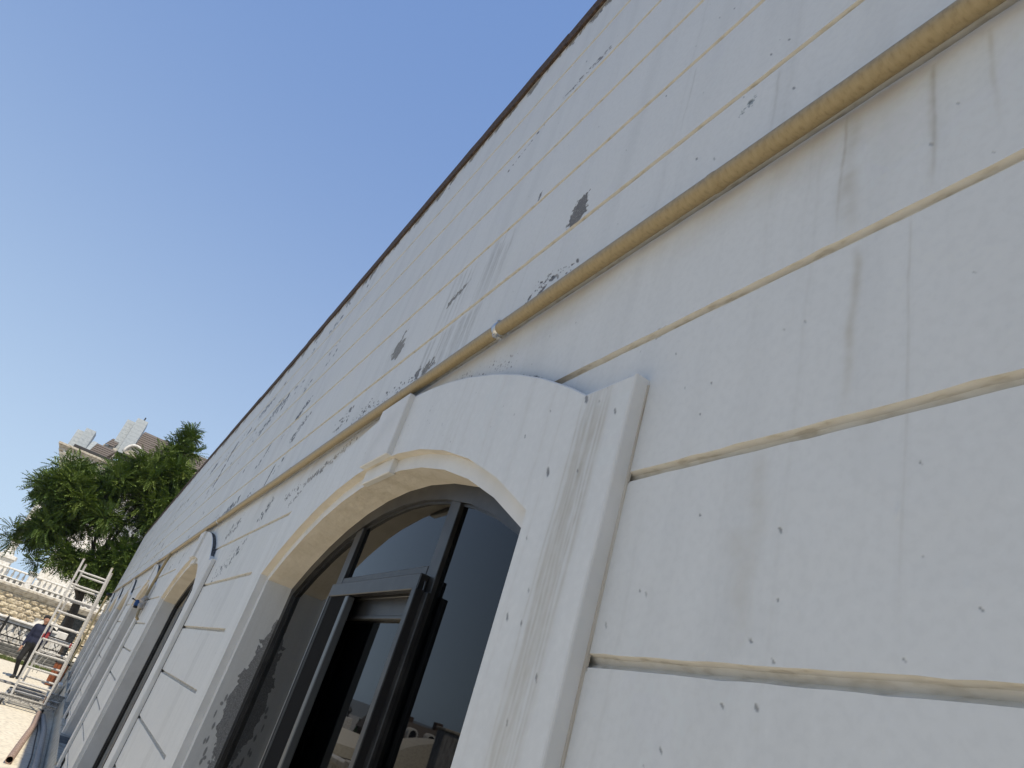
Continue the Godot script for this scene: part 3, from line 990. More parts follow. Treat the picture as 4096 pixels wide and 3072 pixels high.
func windows(b: Node3D):
	var e2 := arch_path(HALF - 0.056, ARCH_R - 0.047, 0.30)
	var fi := arch_path(HALF - 0.110, ARCH_R - 0.101, 0.30)
	var fj := arch_path(HALF - 0.118, ARCH_R - 0.109, 0.30)
	var ring := Mb.new()
	strip(ring, at_z(fi, 0.122), at_z(e2, 0.122))
	strip(ring, at_z(fi, 0.138), at_z(fi, 0.122))
	strip(ring, at_z(fj, 0.138), at_z(fi, 0.138))
	strip(ring, at_z(fj, 0.18), at_z(fj, 0.138))
	var ring_mesh := ring.mesh(M.frame)
	var mull := Mb.new()
	mull.bevel(Vector3(-0.0375, 0.30, 0.127), Vector3(0.0375, 2.495, 0.146), 0.002)
	var mull_mesh := mull.mesh(M.frame)
	var trans := Mb.new()
	trans.bevel(Vector3(-0.41, 2.212, 0.1285), Vector3(0.41, 2.281, 0.147), 0.002)
	var trans_mesh := trans.mesh(M.frame)
	var pane_meshes := []
	for r in [[-1.12, -0.455], [-0.42, 0.42], [0.455, 1.12]]:
		var p := Mb.new()
		var poly := PackedVector2Array()
		var mid: bool = r[0] > -0.5 and r[1] < 0.5
		var y0 := 2.275 if mid else 0.30
		poly.append(Vector2(r[0], y0))
		poly.append(Vector2(r[1], y0))
		for i in 9:
			var x := lerpf(r[1], r[0], i / 8.0)
			poly.append(Vector2(x, ARCH_Y + sqrt(2.185 * 2.185 - x * x)))
		p.prism(poly, 0.1425, 0.1465, Basis.IDENTITY)
		pane_meshes.append(p.mesh(M.glass))
	var door := Mb.new()
	door.box(Vector3(-0.415, 0.30, 0.1745), Vector3(0.415, 2.14, 0.1785))
	var door_mesh := door.mesh(M.glass)
	var lint := Mb.new()
	lint.bevel(Vector3(-0.415, 2.138, 0.160), Vector3(0.415, 2.209, 0.183), 0.002)
	lint.bevel(Vector3(-0.415, 2.128, 0.153), Vector3(0.415, 2.140, 0.181), 0.002)
	lint.bevel(Vector3(-0.415, 2.196, 0.146), Vector3(0.415, 2.211, 0.161), 0.002)
	var lint_mesh := lint.mesh(M.frame)
	for k in WIN_N:
		var w := part("arched_window", b)
		w.position.x = win_x(k)
		put("frame", ring_mesh, w)
		for x in [-0.457, 0.438]:
			put("mullion", mull_mesh, w).position.x = x
		put("transom", trans_mesh, w)
		for p in pane_meshes:
			put("pane", p, w)
		put("door_pane", door_mesh, w)
		put("door_lintel", lint_mesh, w)
		if k == 0:
			w.set_meta("label", "near arched window with a folded black insect screen at its door")
			screen(w)
	# the pale strip stuck inside the second window
	var st := Mb.new()
	st.box(Vector3(0.93, 0.55, 0.125), Vector3(1.05, 0.80, 0.129))
	build("pale_strip", st, M.frame_light, b.get_node("arched_window_001") if b.has_node("arched_window_001") else b).position.x = 0.0


func screen(w: Node3D):
	# local x = world x - WIN_C
	var h := Mb.new()
	h.bevel(Vector3(-0.452, 2.197, 0.098), Vector3(0.408, 2.246, 0.1265), 0.0025)
	build("screen_header", h, M.frame, w)
	var cap := Mb.new()
	cap.box(Vector3(-0.456, 2.199, 0.1), Vector3(-0.4525, 2.244, 0.126))
	cap.tube([Vector3(-0.457, 2.222, 0.1035), Vector3(-0.452, 2.222, 0.1035)], 0.004, 6)
	build("header_end_cap", cap, M.black, w)
	var hose := Mb.new(true)
	hose.tube([Vector3(-0.458, 2.225, 0.118), Vector3(-0.468, 2.224, 0.113), Vector3(-0.474, 2.205, 0.112), Vector3(-0.472, 2.14, 0.114), Vector3(-0.470, 2.10, 0.116)], 0.0022, 5)
	build("screen_cord", hose, M.frame_light, w)
	for s in [[0.396, 0.408, 0.098], [0.380, 0.385, 0.101]]:
		var t := Mb.new()
		t.bevel(Vector3(s[0], 0.30, s[2]), Vector3(s[1], 2.198, 0.1265), 0.0015)
		build("screen_track", t, M.frame_light, w)
	var pl := Mb.new()
	for i in 14:
		var x := 0.192 + i * 0.0134
		pl.quad(Vector3(x, 0.30, 0.112), Vector3(x, 2.198, 0.112), Vector3(x + 0.0067, 2.198, 0.104), Vector3(x + 0.0067, 0.30, 0.104))
		pl.quad(Vector3(x + 0.0067, 0.30, 0.104), Vector3(x + 0.0067, 2.198, 0.104), Vector3(x + 0.0134, 2.198, 0.112), Vector3(x + 0.0134, 0.30, 0.112))
	pl.box(Vector3(0.19, 0.30, 0.114), Vector3(0.38, 2.198, 0.126))
	build("pleated_screen", pl, M.mesh_cloth, w)
	var bar := Mb.new()
	bar.bevel(Vector3(0.155, 0.30, 0.0985), Vector3(0.190, 2.195, 0.1265), 0.003)
	build("screen_pull_bar", bar, M.frame_light, w)
	var rt := Mb.new()
	rt.bevel(Vector3(-0.478, 0.30, 0.088), Vector3(-0.447, 2.197, 0.1262), 0.002)
	build("screen_track", rt, M.frame, w)
	var rs := Mb.new()
	rs.box(Vector3(-0.4795, 0.30, 0.092), Vector3(-0.4785, 2.195, 0.126))
	build("track_side", rs, M.black, w)
	var jb := Mb.new()
	jb.bevel(Vector3(-0.508, 0.30, 0.1135), Vector3(-0.4275, 2.192, 0.1268), 0.002)
	build("door_jamb", jb, M.frame, w)


# ---------------------------------------------------------------- pipe on the wall
func water_pipe():
	var p := thing("water_pipe", "ochre painted metal pipe clamped along the white wall above the windows", "pipe")
	var path := []
	var n := 120
	for i in n + 1:
		var x := lerpf(-3.0, 29.1, float(i) / n)
		path.append(Vector3(x, 2.930 + 0.005 * fn.get_noise_2d(x * 0.5, 1.0), -0.0325 + 0.002 * fn.get_noise_2d(x * 0.4, 7.0)))
	var m := Mb.new(true)
	m.tube(path, PIPE_R, 16, true)
	build("pipe_run", m, M.ochre, p)
	var near := func(x: float) -> Vector3: return Vector3(x, 2.930 + 0.005 * fn.get_noise_2d(x * 0.5, 1.0), -0.0325 + 0.002 * fn.get_noise_2d(x * 0.4, 7.0))
	for x in [0.81, 2.41, 4.11, 8.6, 14.4]:
		var c: Vector3 = near.call(x)
		var w := Mb.new(true)
		w.tube([c + Vector3(-0.012, 0, 0), c + Vector3(-0.006, 0, 0), c + Vector3(0.006, 0, 0), c + Vector3(0.012, 0, 0)], [PIPE_R + 0.0002, PIPE_R + 0.0013, PIPE_R + 0.0013, PIPE_R + 0.0002], 16, false)
		build("weld", w, M.ochre, p)
	for x in [1.676, 6.68, 12.1, 17.3, 22.2, 26.6]:
		var c: Vector3 = near.call(x)
		var cl := part("clamp", p)
		var r := Mb.new(true)
		r.tube([c + Vector3(-0.010, 0, 0), c + Vector3(-0.0085, 0, 0), c + Vector3(0.0085, 0, 0), c + Vector3(0.010, 0, 0)], [PIPE_R, PIPE_R + 0.003, PIPE_R + 0.003, PIPE_R], 18, false)
		build("band", r, M.steel, cl)
		for s in [-1.0, 1.0]:
			var e := Mb.new()
			e.bevel(c + Vector3(-0.009, 0.0205 * s - 0.008, -0.003), c + Vector3(0.009, 0.0205 * s + 0.012 * maxf(s, 0.3), 0.001), 0.001)
			e.bevel(c + Vector3(-0.009, 0.0205 * s - 0.008, 0.004), c + Vector3(0.009, 0.0205 * s + 0.012 * maxf(s, 0.3), 0.008), 0.001)
			build("ear", e, M.steel, cl)
			var bo := Mb.new()
			bo.tube([c + Vector3(0, 0.0255 * s, -0.015), c + Vector3(0, 0.0255 * s, 0.017)], 0.0033, 6)
			bo.tube([c + Vector3(0, 0.0255 * s, -0.011), c + Vector3(0, 0.0255 * s, -0.004)], 0.0068, 6)
			bo.tube([c + Vector3(0, 0.0255 * s, 0.009), c + Vector3(0, 0.0255 * s, 0.015)], 0.0068, 6)
			build("bolt", bo, M.steel, cl)
		var stud := Mb.new()
		stud.tube([c + Vector3(0, 0.004, 0.015), Vector3(x, c.y + 0.004, 0.01)], 0.0035, 6)
		build("stud", stud, M.paint, cl)
	# the branch that drops beside the third window
	var br := Mb.new(true)
	br.tube([Vector3(10.36, 2.925, -0.034), Vector3(10.40, 2.80, -0.045), Vector3(10.54, 2.52, -0.052), Vector3(10.57, 2.42, -0.054), Vector3(10.47, 2.28, -0.058), Vector3(10.36, 2.14, -0.058), Vector3(10.30, 2.07, -0.05), Vector3(10.31, 2.05, -0.02)], [0.018, 0.018, 0.018, 0.018, 0.018, 0.017, 0.016, 0.016], 10)
	build("branch", br, M.ochre, p)
	var rag := Mb.new(true)
	var rp := []
	var rr := []
	for i in 9:
		rp.append(Vector3(10.50 - 0.014 * i, 2.335 - 0.020 * i, -0.060 + 0.012 * sin(i * 1.7)))
		rr.append(0.024 + 0.014 * absf(sin(i * 1.3)))
	rag.tube(rp, rr, 7)
	build("wrapping", rag, M.rag, p)
	var vb := Mb.new()
	vb.bevel(Vector3(10.60, 2.20, -0.135), Vector3(10.72, 2.275, -0.075), 0.008)
	build("valve_body", vb, M.blue, p)
	var vk := Mb.new()
	vk.bevel(Vector3(10.60, 2.175, -0.13), Vector3(10.72, 2.201, -0.08), 0.004)
	vk.tube([Vector3(10.66, 2.26, -0.13), Vector3(10.66, 2.27, -0.165)], 0.007, 6)
	vk.bevel(Vector3(10.64, 2.26, -0.185), Vector3(10.68, 2.28, -0.163), 0.003)
	build("valve_handle", vk, M.black, p)
	# a short black outlet near the far corner
	var o := thing("drain_outlet", "short black drain pipe sticking out of the far end of the white wall", "drain pipe", Vector3(28.5, 2.85, 0.0))
	var om := Mb.new(true)
	om.tube([Vector3(0, 0.03, 0.03), Vector3(0, 0.0, -0.10), Vector3(0, -0.03, -0.19)], 0.055, 12)
	build("outlet_pipe", om, M.iron, o)
	var oc := Mb.new(true)
	oc.tube([Vector3(0, 0.02, -0.008), Vector3(0, 0.015, -0.03)], 0.075, 12)
	build("collar", oc, M.iron, o)


# ---------------------------------------------------------------- ground
func structure(o: Node, called := "") -> Node:
	o.set_meta("kind", "structure")
	return o


func setting():
	var t := Node3D.new()
	t.name = "terrace"
	add_child(t)
	structure(t)
	var bed := Mb.new()
	bed.box(Vector3(-14, -0.6, -5.7), Vector3(44, 0.0, 0.0))
	bed.box(Vector3(44, -0.6, -28), Vector3(110, -0.004, 34))
	build("bed", bed, M.ground, t)
	var r := RandomNumberGenerator.new()
	r.seed = 3
	# stone slabs where the camera sees the ground
	var x := 9.0
	while x < 30.0:
		var z := -4.2
		while z < -0.16:
			var w := minf(1.0, -0.155 - z)
			var s := Mb.new()
			var dy := 0.0025 * r.randf()
			s.bevel(Vector3(x + 0.004, -0.02, z + 0.004), Vector3(x + 1.196, 0.008 + dy, z + w - 0.004), 0.003)
			build("paving_slab", s, M.slab[r.randi() % 3], t)
			z += 1.0
		x += 1.2
	var g := Mb.new()
	g.box(Vector3(-4000, -9.4, -4000), Vector3(4000, -9.0, 4000))
	var go := build("ground", g, M.town, self)
	structure(go)
	# hills beyond the town
	var h := Mb.new(true)
	var prev := []
	for i in 61:
		var a := deg_to_rad(-75.0 + 130.0 * i / 60.0)
		var dir := Vector3(cos(a), 0, -sin(a) - 0.0)
		var top := 34.0 + 22.0 * fn.get_noise_2d(i * 0.13, 40.0) + 9.0 * fn.get_noise_2d(i * 0.5, 60.0)
		var row := [dir * 2300.0 + Vector3(0, -10, 0), dir * 2500.0 + Vector3(0, top * 0.55, 0), dir * 2750.0 + Vector3(0, top, 0), dir * 3100.0 + Vector3(0, -10, 0)]
		if i:
			for q in 3:
				h.quad(prev[q], row[q], row[q + 1], prev[q + 1])
		prev = row
	var ho := build("hills", h, mat(lin(0.14, 0.145, 0.13), 0.95), self)
	structure(ho)


# ---------------------------------------------------------------- palace and stone wall beyond the terrace
func far(x: float, y: float, z: float) -> Vector3:
	return Vector3(x * FAR_K, 1.85 + (y - 1.85) * FAR_K, (z + 0.66) * FAR_K - 0.66)


func fbox(mb: Mb, a: Vector3, b: Vector3, bev := 0.0):
	var p := far(a.x, a.y, a.z)
	var q := far(b.x, b.y, b.z)
	if bev > 0:
		mb.bevel(p, q, bev)
	else:
		mb.box(p, q)


func palace():
	var b := thing("palace", "cream palace with tall column portico and copper trimmed slate roofs behind the tree", "palace")
	# front column on its pedestal
	var c := part("column", b)
	var base := far(44.4, 0, -4.98)
	var y0 := far(0, 3.60, 0).y
	var y1 := far(0, 8.55, 0).y
	var sh := Mb.new(true)
	var prof := []
	for i in 9:
		var t := i / 8.0
		prof.append(Vector2(0.315 - 0.05 * t * t, lerpf(y0 + 0.28, y1, t)))
	sh.lathe(prof, 24, Vector3(base.x, 0, base.z))
	build("shaft", sh, M.white_stone, c)
	var bs := Mb.new(true)
	bs.lathe([Vector2(0.0, y0), Vector2(0.42, y0), Vector2(0.44, y0 + 0.05), Vector2(0.42, y0 + 0.10), Vector2(0.36, y0 + 0.12), Vector2(0.36, y0 + 0.15), Vector2(0.40, y0 + 0.17), Vector2(0.40, y0 + 0.22), Vector2(0.35, y0 + 0.26), Vector2(0.315, y0 + 0.30)], 24, Vector3(base.x, 0, base.z))
	build("column_base", bs, M.white_stone, c)
	var cp := Mb.new()
	cp.bevel(Vector3(base.x - 0.36, y1, base.z - 0.36), Vector3(base.x + 0.36, y1 + 0.16, base.z + 0.36), 0.04)
	cp.bevel(Vector3(base.x - 0.44, y1 + 0.16, base.z - 0.44), Vector3(base.x + 0.44, y1 + 0.30, base.z + 0.44), 0.03)
	build("capital", cp, M.white_stone, c)
	var ped := part("pedestal", b)
	var pp := Mb.new()
	pp.bevel(Vector3(base.x - 0.48, -0.2, base.z - 0.52), Vector3(base.x + 0.48, y0 - 0.42, base.z + 0.52), 0.02)
	build("die", pp, M.white_stone, ped)
	var pc := Mb.new()
	pc.bevel(Vector3(base.x - 0.56, y0 - 0.42, base.z - 0.60), Vector3(base.x + 0.56, y0 - 0.28, base.z + 0.60), 0.03)
	pc.bevel(Vector3(base.x - 0.64, y0 - 0.28, base.z - 0.70), Vector3(base.x + 0.64, y0, base.z + 0.70), 0.03)
	build("cap", pc, M.white_stone, ped)
	# main block
	var w := Mb.new()
	fbox(w, Vector3(45.2, 0.6, -3.24), Vector3(56, 9.6, 12))
	build("wall", w, M.white_stone, b)
	var corner := Mb.new()
	for i in 9:
		fbox(corner, Vector3(45.05, 2.3 + i * 0.7, -3.30), Vector3(45.3, 2.95 + i * 0.7, -3.10 + 0.08 * (i % 2)), 0.02)
	build("quoins", corner, M.white_stone, b)
	# entablature over the portico
	var en := part("entablature", b)
	for r in [[8.72, 8.95, 44.05, -5.32], [8.95, 9.08, 43.95, -5.42], [9.08, 9.14, 43.80, -5.5], [9.20, 9.36, 43.62, -5.60], [9.36, 9.46, 43.54, -5.66], [9.46, 9.56, 43.44, -5.74]]:
		var e := Mb.new()
		fbox(e, Vector3(r[2], r[0], r[3]), Vector3(50, r[1] + 0.004, 9.0), 0.015)
		build("moulding", e, M.ledge if r[0] > 9.1 else M.white_stone, en)
	var dz := -5.35
	while dz < 1.6:
		var d := Mb.new()
		fbox(d, Vector3(43.62, 9.14, dz), Vector3(44.0, 9.21, dz + 0.16))
		build("dentil", d, M.white_stone, en)
		dz += 0.34
	# side face of the entablature soffit and ceiling of the portico come with the boxes above
	# attic blocks sheathed in copper, front roof
	var cop := Mb.new()
	_sloped(cop, 44.3, 45.4, -5.42, -4.95, 9.56, 10.72, 0.25)
	_sloped(cop, 44.1, 45.4, -5.06, -4.55, 9.56, 10.93, 0.22)
	build("copper_attic", cop, M.copper, b)
	var hip := Mb.new()
	hip.quad(far(44.2, 9.62, -4.72), far(44.2, 9.62, -4.40), far(45.6, 10.66, -4.28), far(45.6, 10.66, -4.52))
	build("copper_hip", hip, M.copper, b)
	var rf := Mb.new()
	_roof(rf, 44.25, 45.65, -4.62, -3.6, 9.60, 10.62, -4.40, -3.2, 7)
	build("slate_roof", rf, M.shingle, b)
	var gu := Mb.new()
	fbox(gu, Vector3(43.5, 9.57, -5.05), Vector3(43.75, 9.74, 2.0), 0.03)
	build("gutter", gu, M.gutter, b)
	# small gable and the high roof
	var gb := Mb.new()
	_roof(gb, 46.5, 47.6, -4.0, -3.5, 10.95, 11.62, -3.85, -3.4, 4)
	build("slate_roof", gb, M.shingle, b)
	var gc := Mb.new()
	fbox(gc, Vector3(46.6, 9.6, -4.06), Vector3(49, 10.95, -3.3), 0.02)
	build("gable_wall", gc, M.ledge, b)
	var hc := Mb.new()
	_sloped(hc, 47.2, 49.2, -3.72, -3.05, 10.9, 13.04, 0.4)
	_sloped(hc, 46.9, 49.0, -3.25, -2.62, 10.9, 13.30, 0.4)
	build("copper_attic", hc, M.copper, b)
	var hr := Mb.new()
	_roof(hr, 47.0, 49.6, -3.05, 7.0, 10.6, 13.18, -2.60, 7.0, 16)
	build("slate_roof", hr, M.shingle, b)
	var rod := Mb.new()
	rod.tube([far(48, 13.2, -2.92), far(48, 13.66, -2.90)], 0.06, 6)
	build("roof_vent", rod, M.dark_metal, b)
	# round dormer on the high roof
	var dm := Mb.new(true)
	var pts := []
	var pts2 := []
	for i in 13:
		var a := PI * i / 12.0
		pts.append(far(46.6, 10.95 + 0.62 * sin(a), -2.45 - 0.52 * cos(a)))
	dm.tube(pts, 0.10, 6)
	build("round_dormer", dm, M.white_stone, b)
	var dg := Mb.new()
	var poly := PackedVector2Array()
	for i in 13:
		var a := PI * i / 12.0
		var q := far(0, 10.95 + 0.6 * sin(a), -2.45 - 0.5 * cos(a))
		poly.append(Vector2(q.z, q.y))
	dg.prism(poly, 0.0, 1.6, Basis(Vector3(0, 0, 1), Vector3(0, 1, 0), Vector3(1, 0, 0)), Vector3(46.7 * FAR_K, 0, 0))
	build("dormer_side", dg, M.ledge, b)


func _sloped(mb: Mb, x0: float, x1: float, z0: float, z1: float, y0: float, y1: float, lean: float):
	var a := far(x0, y0, z0)
	var p := [far(x0, y0, z0), far(x0, y0, z1), far(x1, y0, z1), far(x1, y0, z0), far(x0 + lean, y1, z0), far(x0 + lean, y1, z1), far(x1, y1, z1), far(x1, y1, z0)]
	for f in [[0, 1, 5, 4], [1, 2, 6, 5], [3, 0, 4, 7], [4, 5, 6, 7], [2, 3, 7, 6]]:
		mb.face([p[f[0]], p[f[1]], p[f[2]], p[f[3]]], (p[0] + p[6]) / 2.0)
	# standing seams
	var n := int((y1 - y0) / 0.22)
	for i in range(1, n):
		var t := float(i) / n
		var c := far(x0 + lean * t, lerpf(y0, y1, t), z0)
		var d := far(x0 + lean * t, lerpf(y0, y1, t), z1)
		mb.box(Vector3(c.x - 0.008, c.y - 0.006, c.z - 0.01), Vector3(d.x + 0.01, d.y + 0.006, d.z + 0.01))


# a sloping roof laid in overlapping courses
func _roof(mb: Mb, x0: float, x1: float, z0: float, z1: float, y0: float, y1: float, zt0: float, zt1: float, n: int):
	for i in n:
		var t := float(i) / n
		var u := float(i + 1) / n + 0.02
		var lift := Vector3(-0.05, 0.03, 0)
		var a := far(lerpf(x0, x1, t), lerpf(y0, y1, t), lerpf(z0, zt0, t)) + lift
		var b := far(lerpf(x0, x1, t), lerpf(y0, y1, t), lerpf(z1, zt1, t)) + lift
		var c := far(lerpf(x0, x1, u), lerpf(y0, y1, u), lerpf(z1, zt1, u))
		var d := far(lerpf(x0, x1, u), lerpf(y0, y1, u), lerpf(z0, zt0, u))
		mb.quad(a, b, c, d)
		mb.quad(a - lift * 1.2, b - lift * 1.2, b, a)
	mb.quad(far(x1, y1, zt0), far(x1, y1, zt1), far(x1 + 1.5, y0, z1), far(x1 + 1.5, y0, z0))


func stone_wall():
	var b := thing("stone_wall", "cream rock faced stone wall with heavy cornice and balustrade on top", "wall")
	var r := RandomNumberGenerator.new()
	r.seed = 9
	var back := Mb.new()
	fbox(back, Vector3(36.03, -0.6, -5.5), Vector3(37.6, 2.02, 9))
	build("mortar", back, M.white_stone, b)
	# rock faced blocks
	var shapes := []
	for k in 8:
		var m := Mb.new(false)
		var g := []
		for iy in 5:
			var row := []
			for iz in 6:
				var edge := iy == 0 or iy == 4 or iz == 0 or iz == 5
				var d := 0.0 if edge else 0.05 + 0.11 * r.randf()
				var j := 0.0 if edge else 0.03
				row.append(Vector3(-d, (iy / 4.0 - 0.5) * 0.285 + j * (r.randf() - 0.5), (iz / 5.0 - 0.5) * 0.47 + j * (r.randf() - 0.5)))
			g.append(row)
		for iy in 4:
			for iz in 5:
				if r.randf() < 0.5:
					m.tri(g[iy][iz], g[iy + 1][iz], g[iy + 1][iz + 1])
					m.tri(g[iy][iz], g[iy + 1][iz + 1], g[iy][iz + 1])
				else:
					m.tri(g[iy][iz], g[iy + 1][iz], g[iy][iz + 1])
					m.tri(g[iy + 1][iz], g[iy + 1][iz + 1], g[iy][iz + 1])
		m.quad(Vector3(0.03, -0.1425, -0.235), Vector3(0, -0.1425, -0.235), Vector3(0, 0.1425, -0.235), Vector3(0.03, 0.1425, -0.235))
		shapes.append(m.mesh(M.stone[k % 3]))
	for row in 8:
		var z := -4.6 + (0.16 if row % 2 else 0.0)
		while z < 1.4:
			var y := 1.90 - row * 0.2
			if not (absf(z + 1.4) < 0.75 and y < 1.42):
				var o := put("stone", shapes[r.randi() % 8], b)
				o.position = far(36.0, y, z)
				if r.randf() < 0.5:
					o.rotation.x = PI
				o.scale = Vector3(0.8 + 0.5 * r.randf(), 1, 1)
			z += 0.325
	var co := part("cornice", b)
	for s in [[2.0, 2.06, 35.96], [2.06, 2.14, 35.88], [2.14, 2.20, 35.80], [2.20, 2.30, 35.76]]:
		var m := Mb.new()
		fbox(m, Vector3(s[2], s[0], -5.5), Vector3(37.6, s[1] + 0.003, 9), 0.02)
		build("moulding", m, M.ledge, co)
	# white arched window low in the wall
	var aw := part("arched_opening", b)
	var ar := Mb.new()
	var pts := PackedVector2Array()
	for i in 17:
		var a := PI * i / 16.0
		pts.append(Vector2(0.68 * cos(a), 0.62 * sin(a)))
	for i in range(16, -1, -1):
		var a := PI * i / 16.0
		pts.append(Vector2(0.50 * cos(a), 0.46 * sin(a)))
	var sc := PackedVector2Array()
	var c := far(0, 0.84, -1.4)
	for q in pts:
		sc.append(Vector2(c.z + q.x * FAR_K, c.y + q.y * FAR_K))
	ar.prism(sc, -0.14, 0.04, Basis(Vector3(0, 0, 1), Vector3(0, 1, 0), Vector3(1, 0, 0)), Vector3(54.0, 0, 0))
	build("arch_ring", ar, M.white_stone, aw)
	var hole := Mb.new()
	var hp := PackedVector2Array()
	for i in 17:
		var a := PI * i / 16.0
		hp.append(Vector2(c.z + 0.51 * FAR_K * cos(a), c.y + 0.47 * FAR_K * sin(a)))
	hole.prism(hp, -0.005, 0.03, Basis(Vector3(0, 0, 1), Vector3(0, 1, 0), Vector3(1, 0, 0)), Vector3(54.0, 0, 0))
	build("grille", hole, M.iron, aw)
	# balustrade on the cornice
	var bl := thing("upper_balustrade", "white stone balustrade with square pier on top of the stone wall", "balustrade")
	var pl := Mb.new()
	fbox(pl, Vector3(36.9, 2.30, -5.5), Vector3(37.3, 2.34, 9), 0.02)
	fbox(pl, Vector3(36.9, 2.48, -5.5), Vector3(37.3, 2.52, 9), 0.02)
	fbox(pl, Vector3(37.08, 2.33, -5.5), Vector3(37.25, 2.49, 9))
	build("plinth", pl, M.white_stone, bl)
	var z := -5.3
	while z < 1.0:
		var d := Mb.new()
		fbox(d, Vector3(36.93, 2.34, z), Vector3(37.1, 2.48, z + 0.12), 0.01)
		build("plinth_block", d, M.white_stone, bl)
		z += 0.235
	var bal := Mb.new(true)
	bal.lathe(baluster(0.50), 10)
	var bm := bal.mesh(M.white_stone)
	z = -5.2
	while z < 1.0:
		if absf(z + 2.99) > 0.2:
			put("baluster", bm, bl).position = far(37.1, 2.52, z)
		z += 0.215
	var rail := Mb.new()
	fbox(rail, Vector3(36.9, 2.815, -5.5), Vector3(37.3, 2.885, 9), 0.03)
	build("rail", rail, M.white_stone, bl)
	var pier := Mb.new()
	fbox(pier, Vector3(36.82, 2.30, -3.10), Vector3(37.38, 2.90, -2.88), 0.02)
	fbox(pier, Vector3(36.78, 2.90, -3.14), Vector3(37.42, 2.93, -2.84), 0.02)
	fbox(pier, Vector3(36.74, 2.93, -3.17), Vector3(37.46, 2.99, -2.81), 0.02)
	build("pier", pier, M.white_stone, bl)


# the outline of a stone baluster of the height h
func baluster(h: float) -> Array:
	var o := []
	for q in [[0.085, 0.0], [0.085, 0.06], [0.05, 0.10], [0.085, 0.22], [0.10, 0.34], [0.085, 0.46], [0.05, 0.66], [0.04, 0.78], [0.065, 0.84], [0.045, 0.88], [0.085, 0.93], [0.085, 1.0]]:
		o.append(Vector2(q[0] * h / 0.62, q[1] * h))
	return o


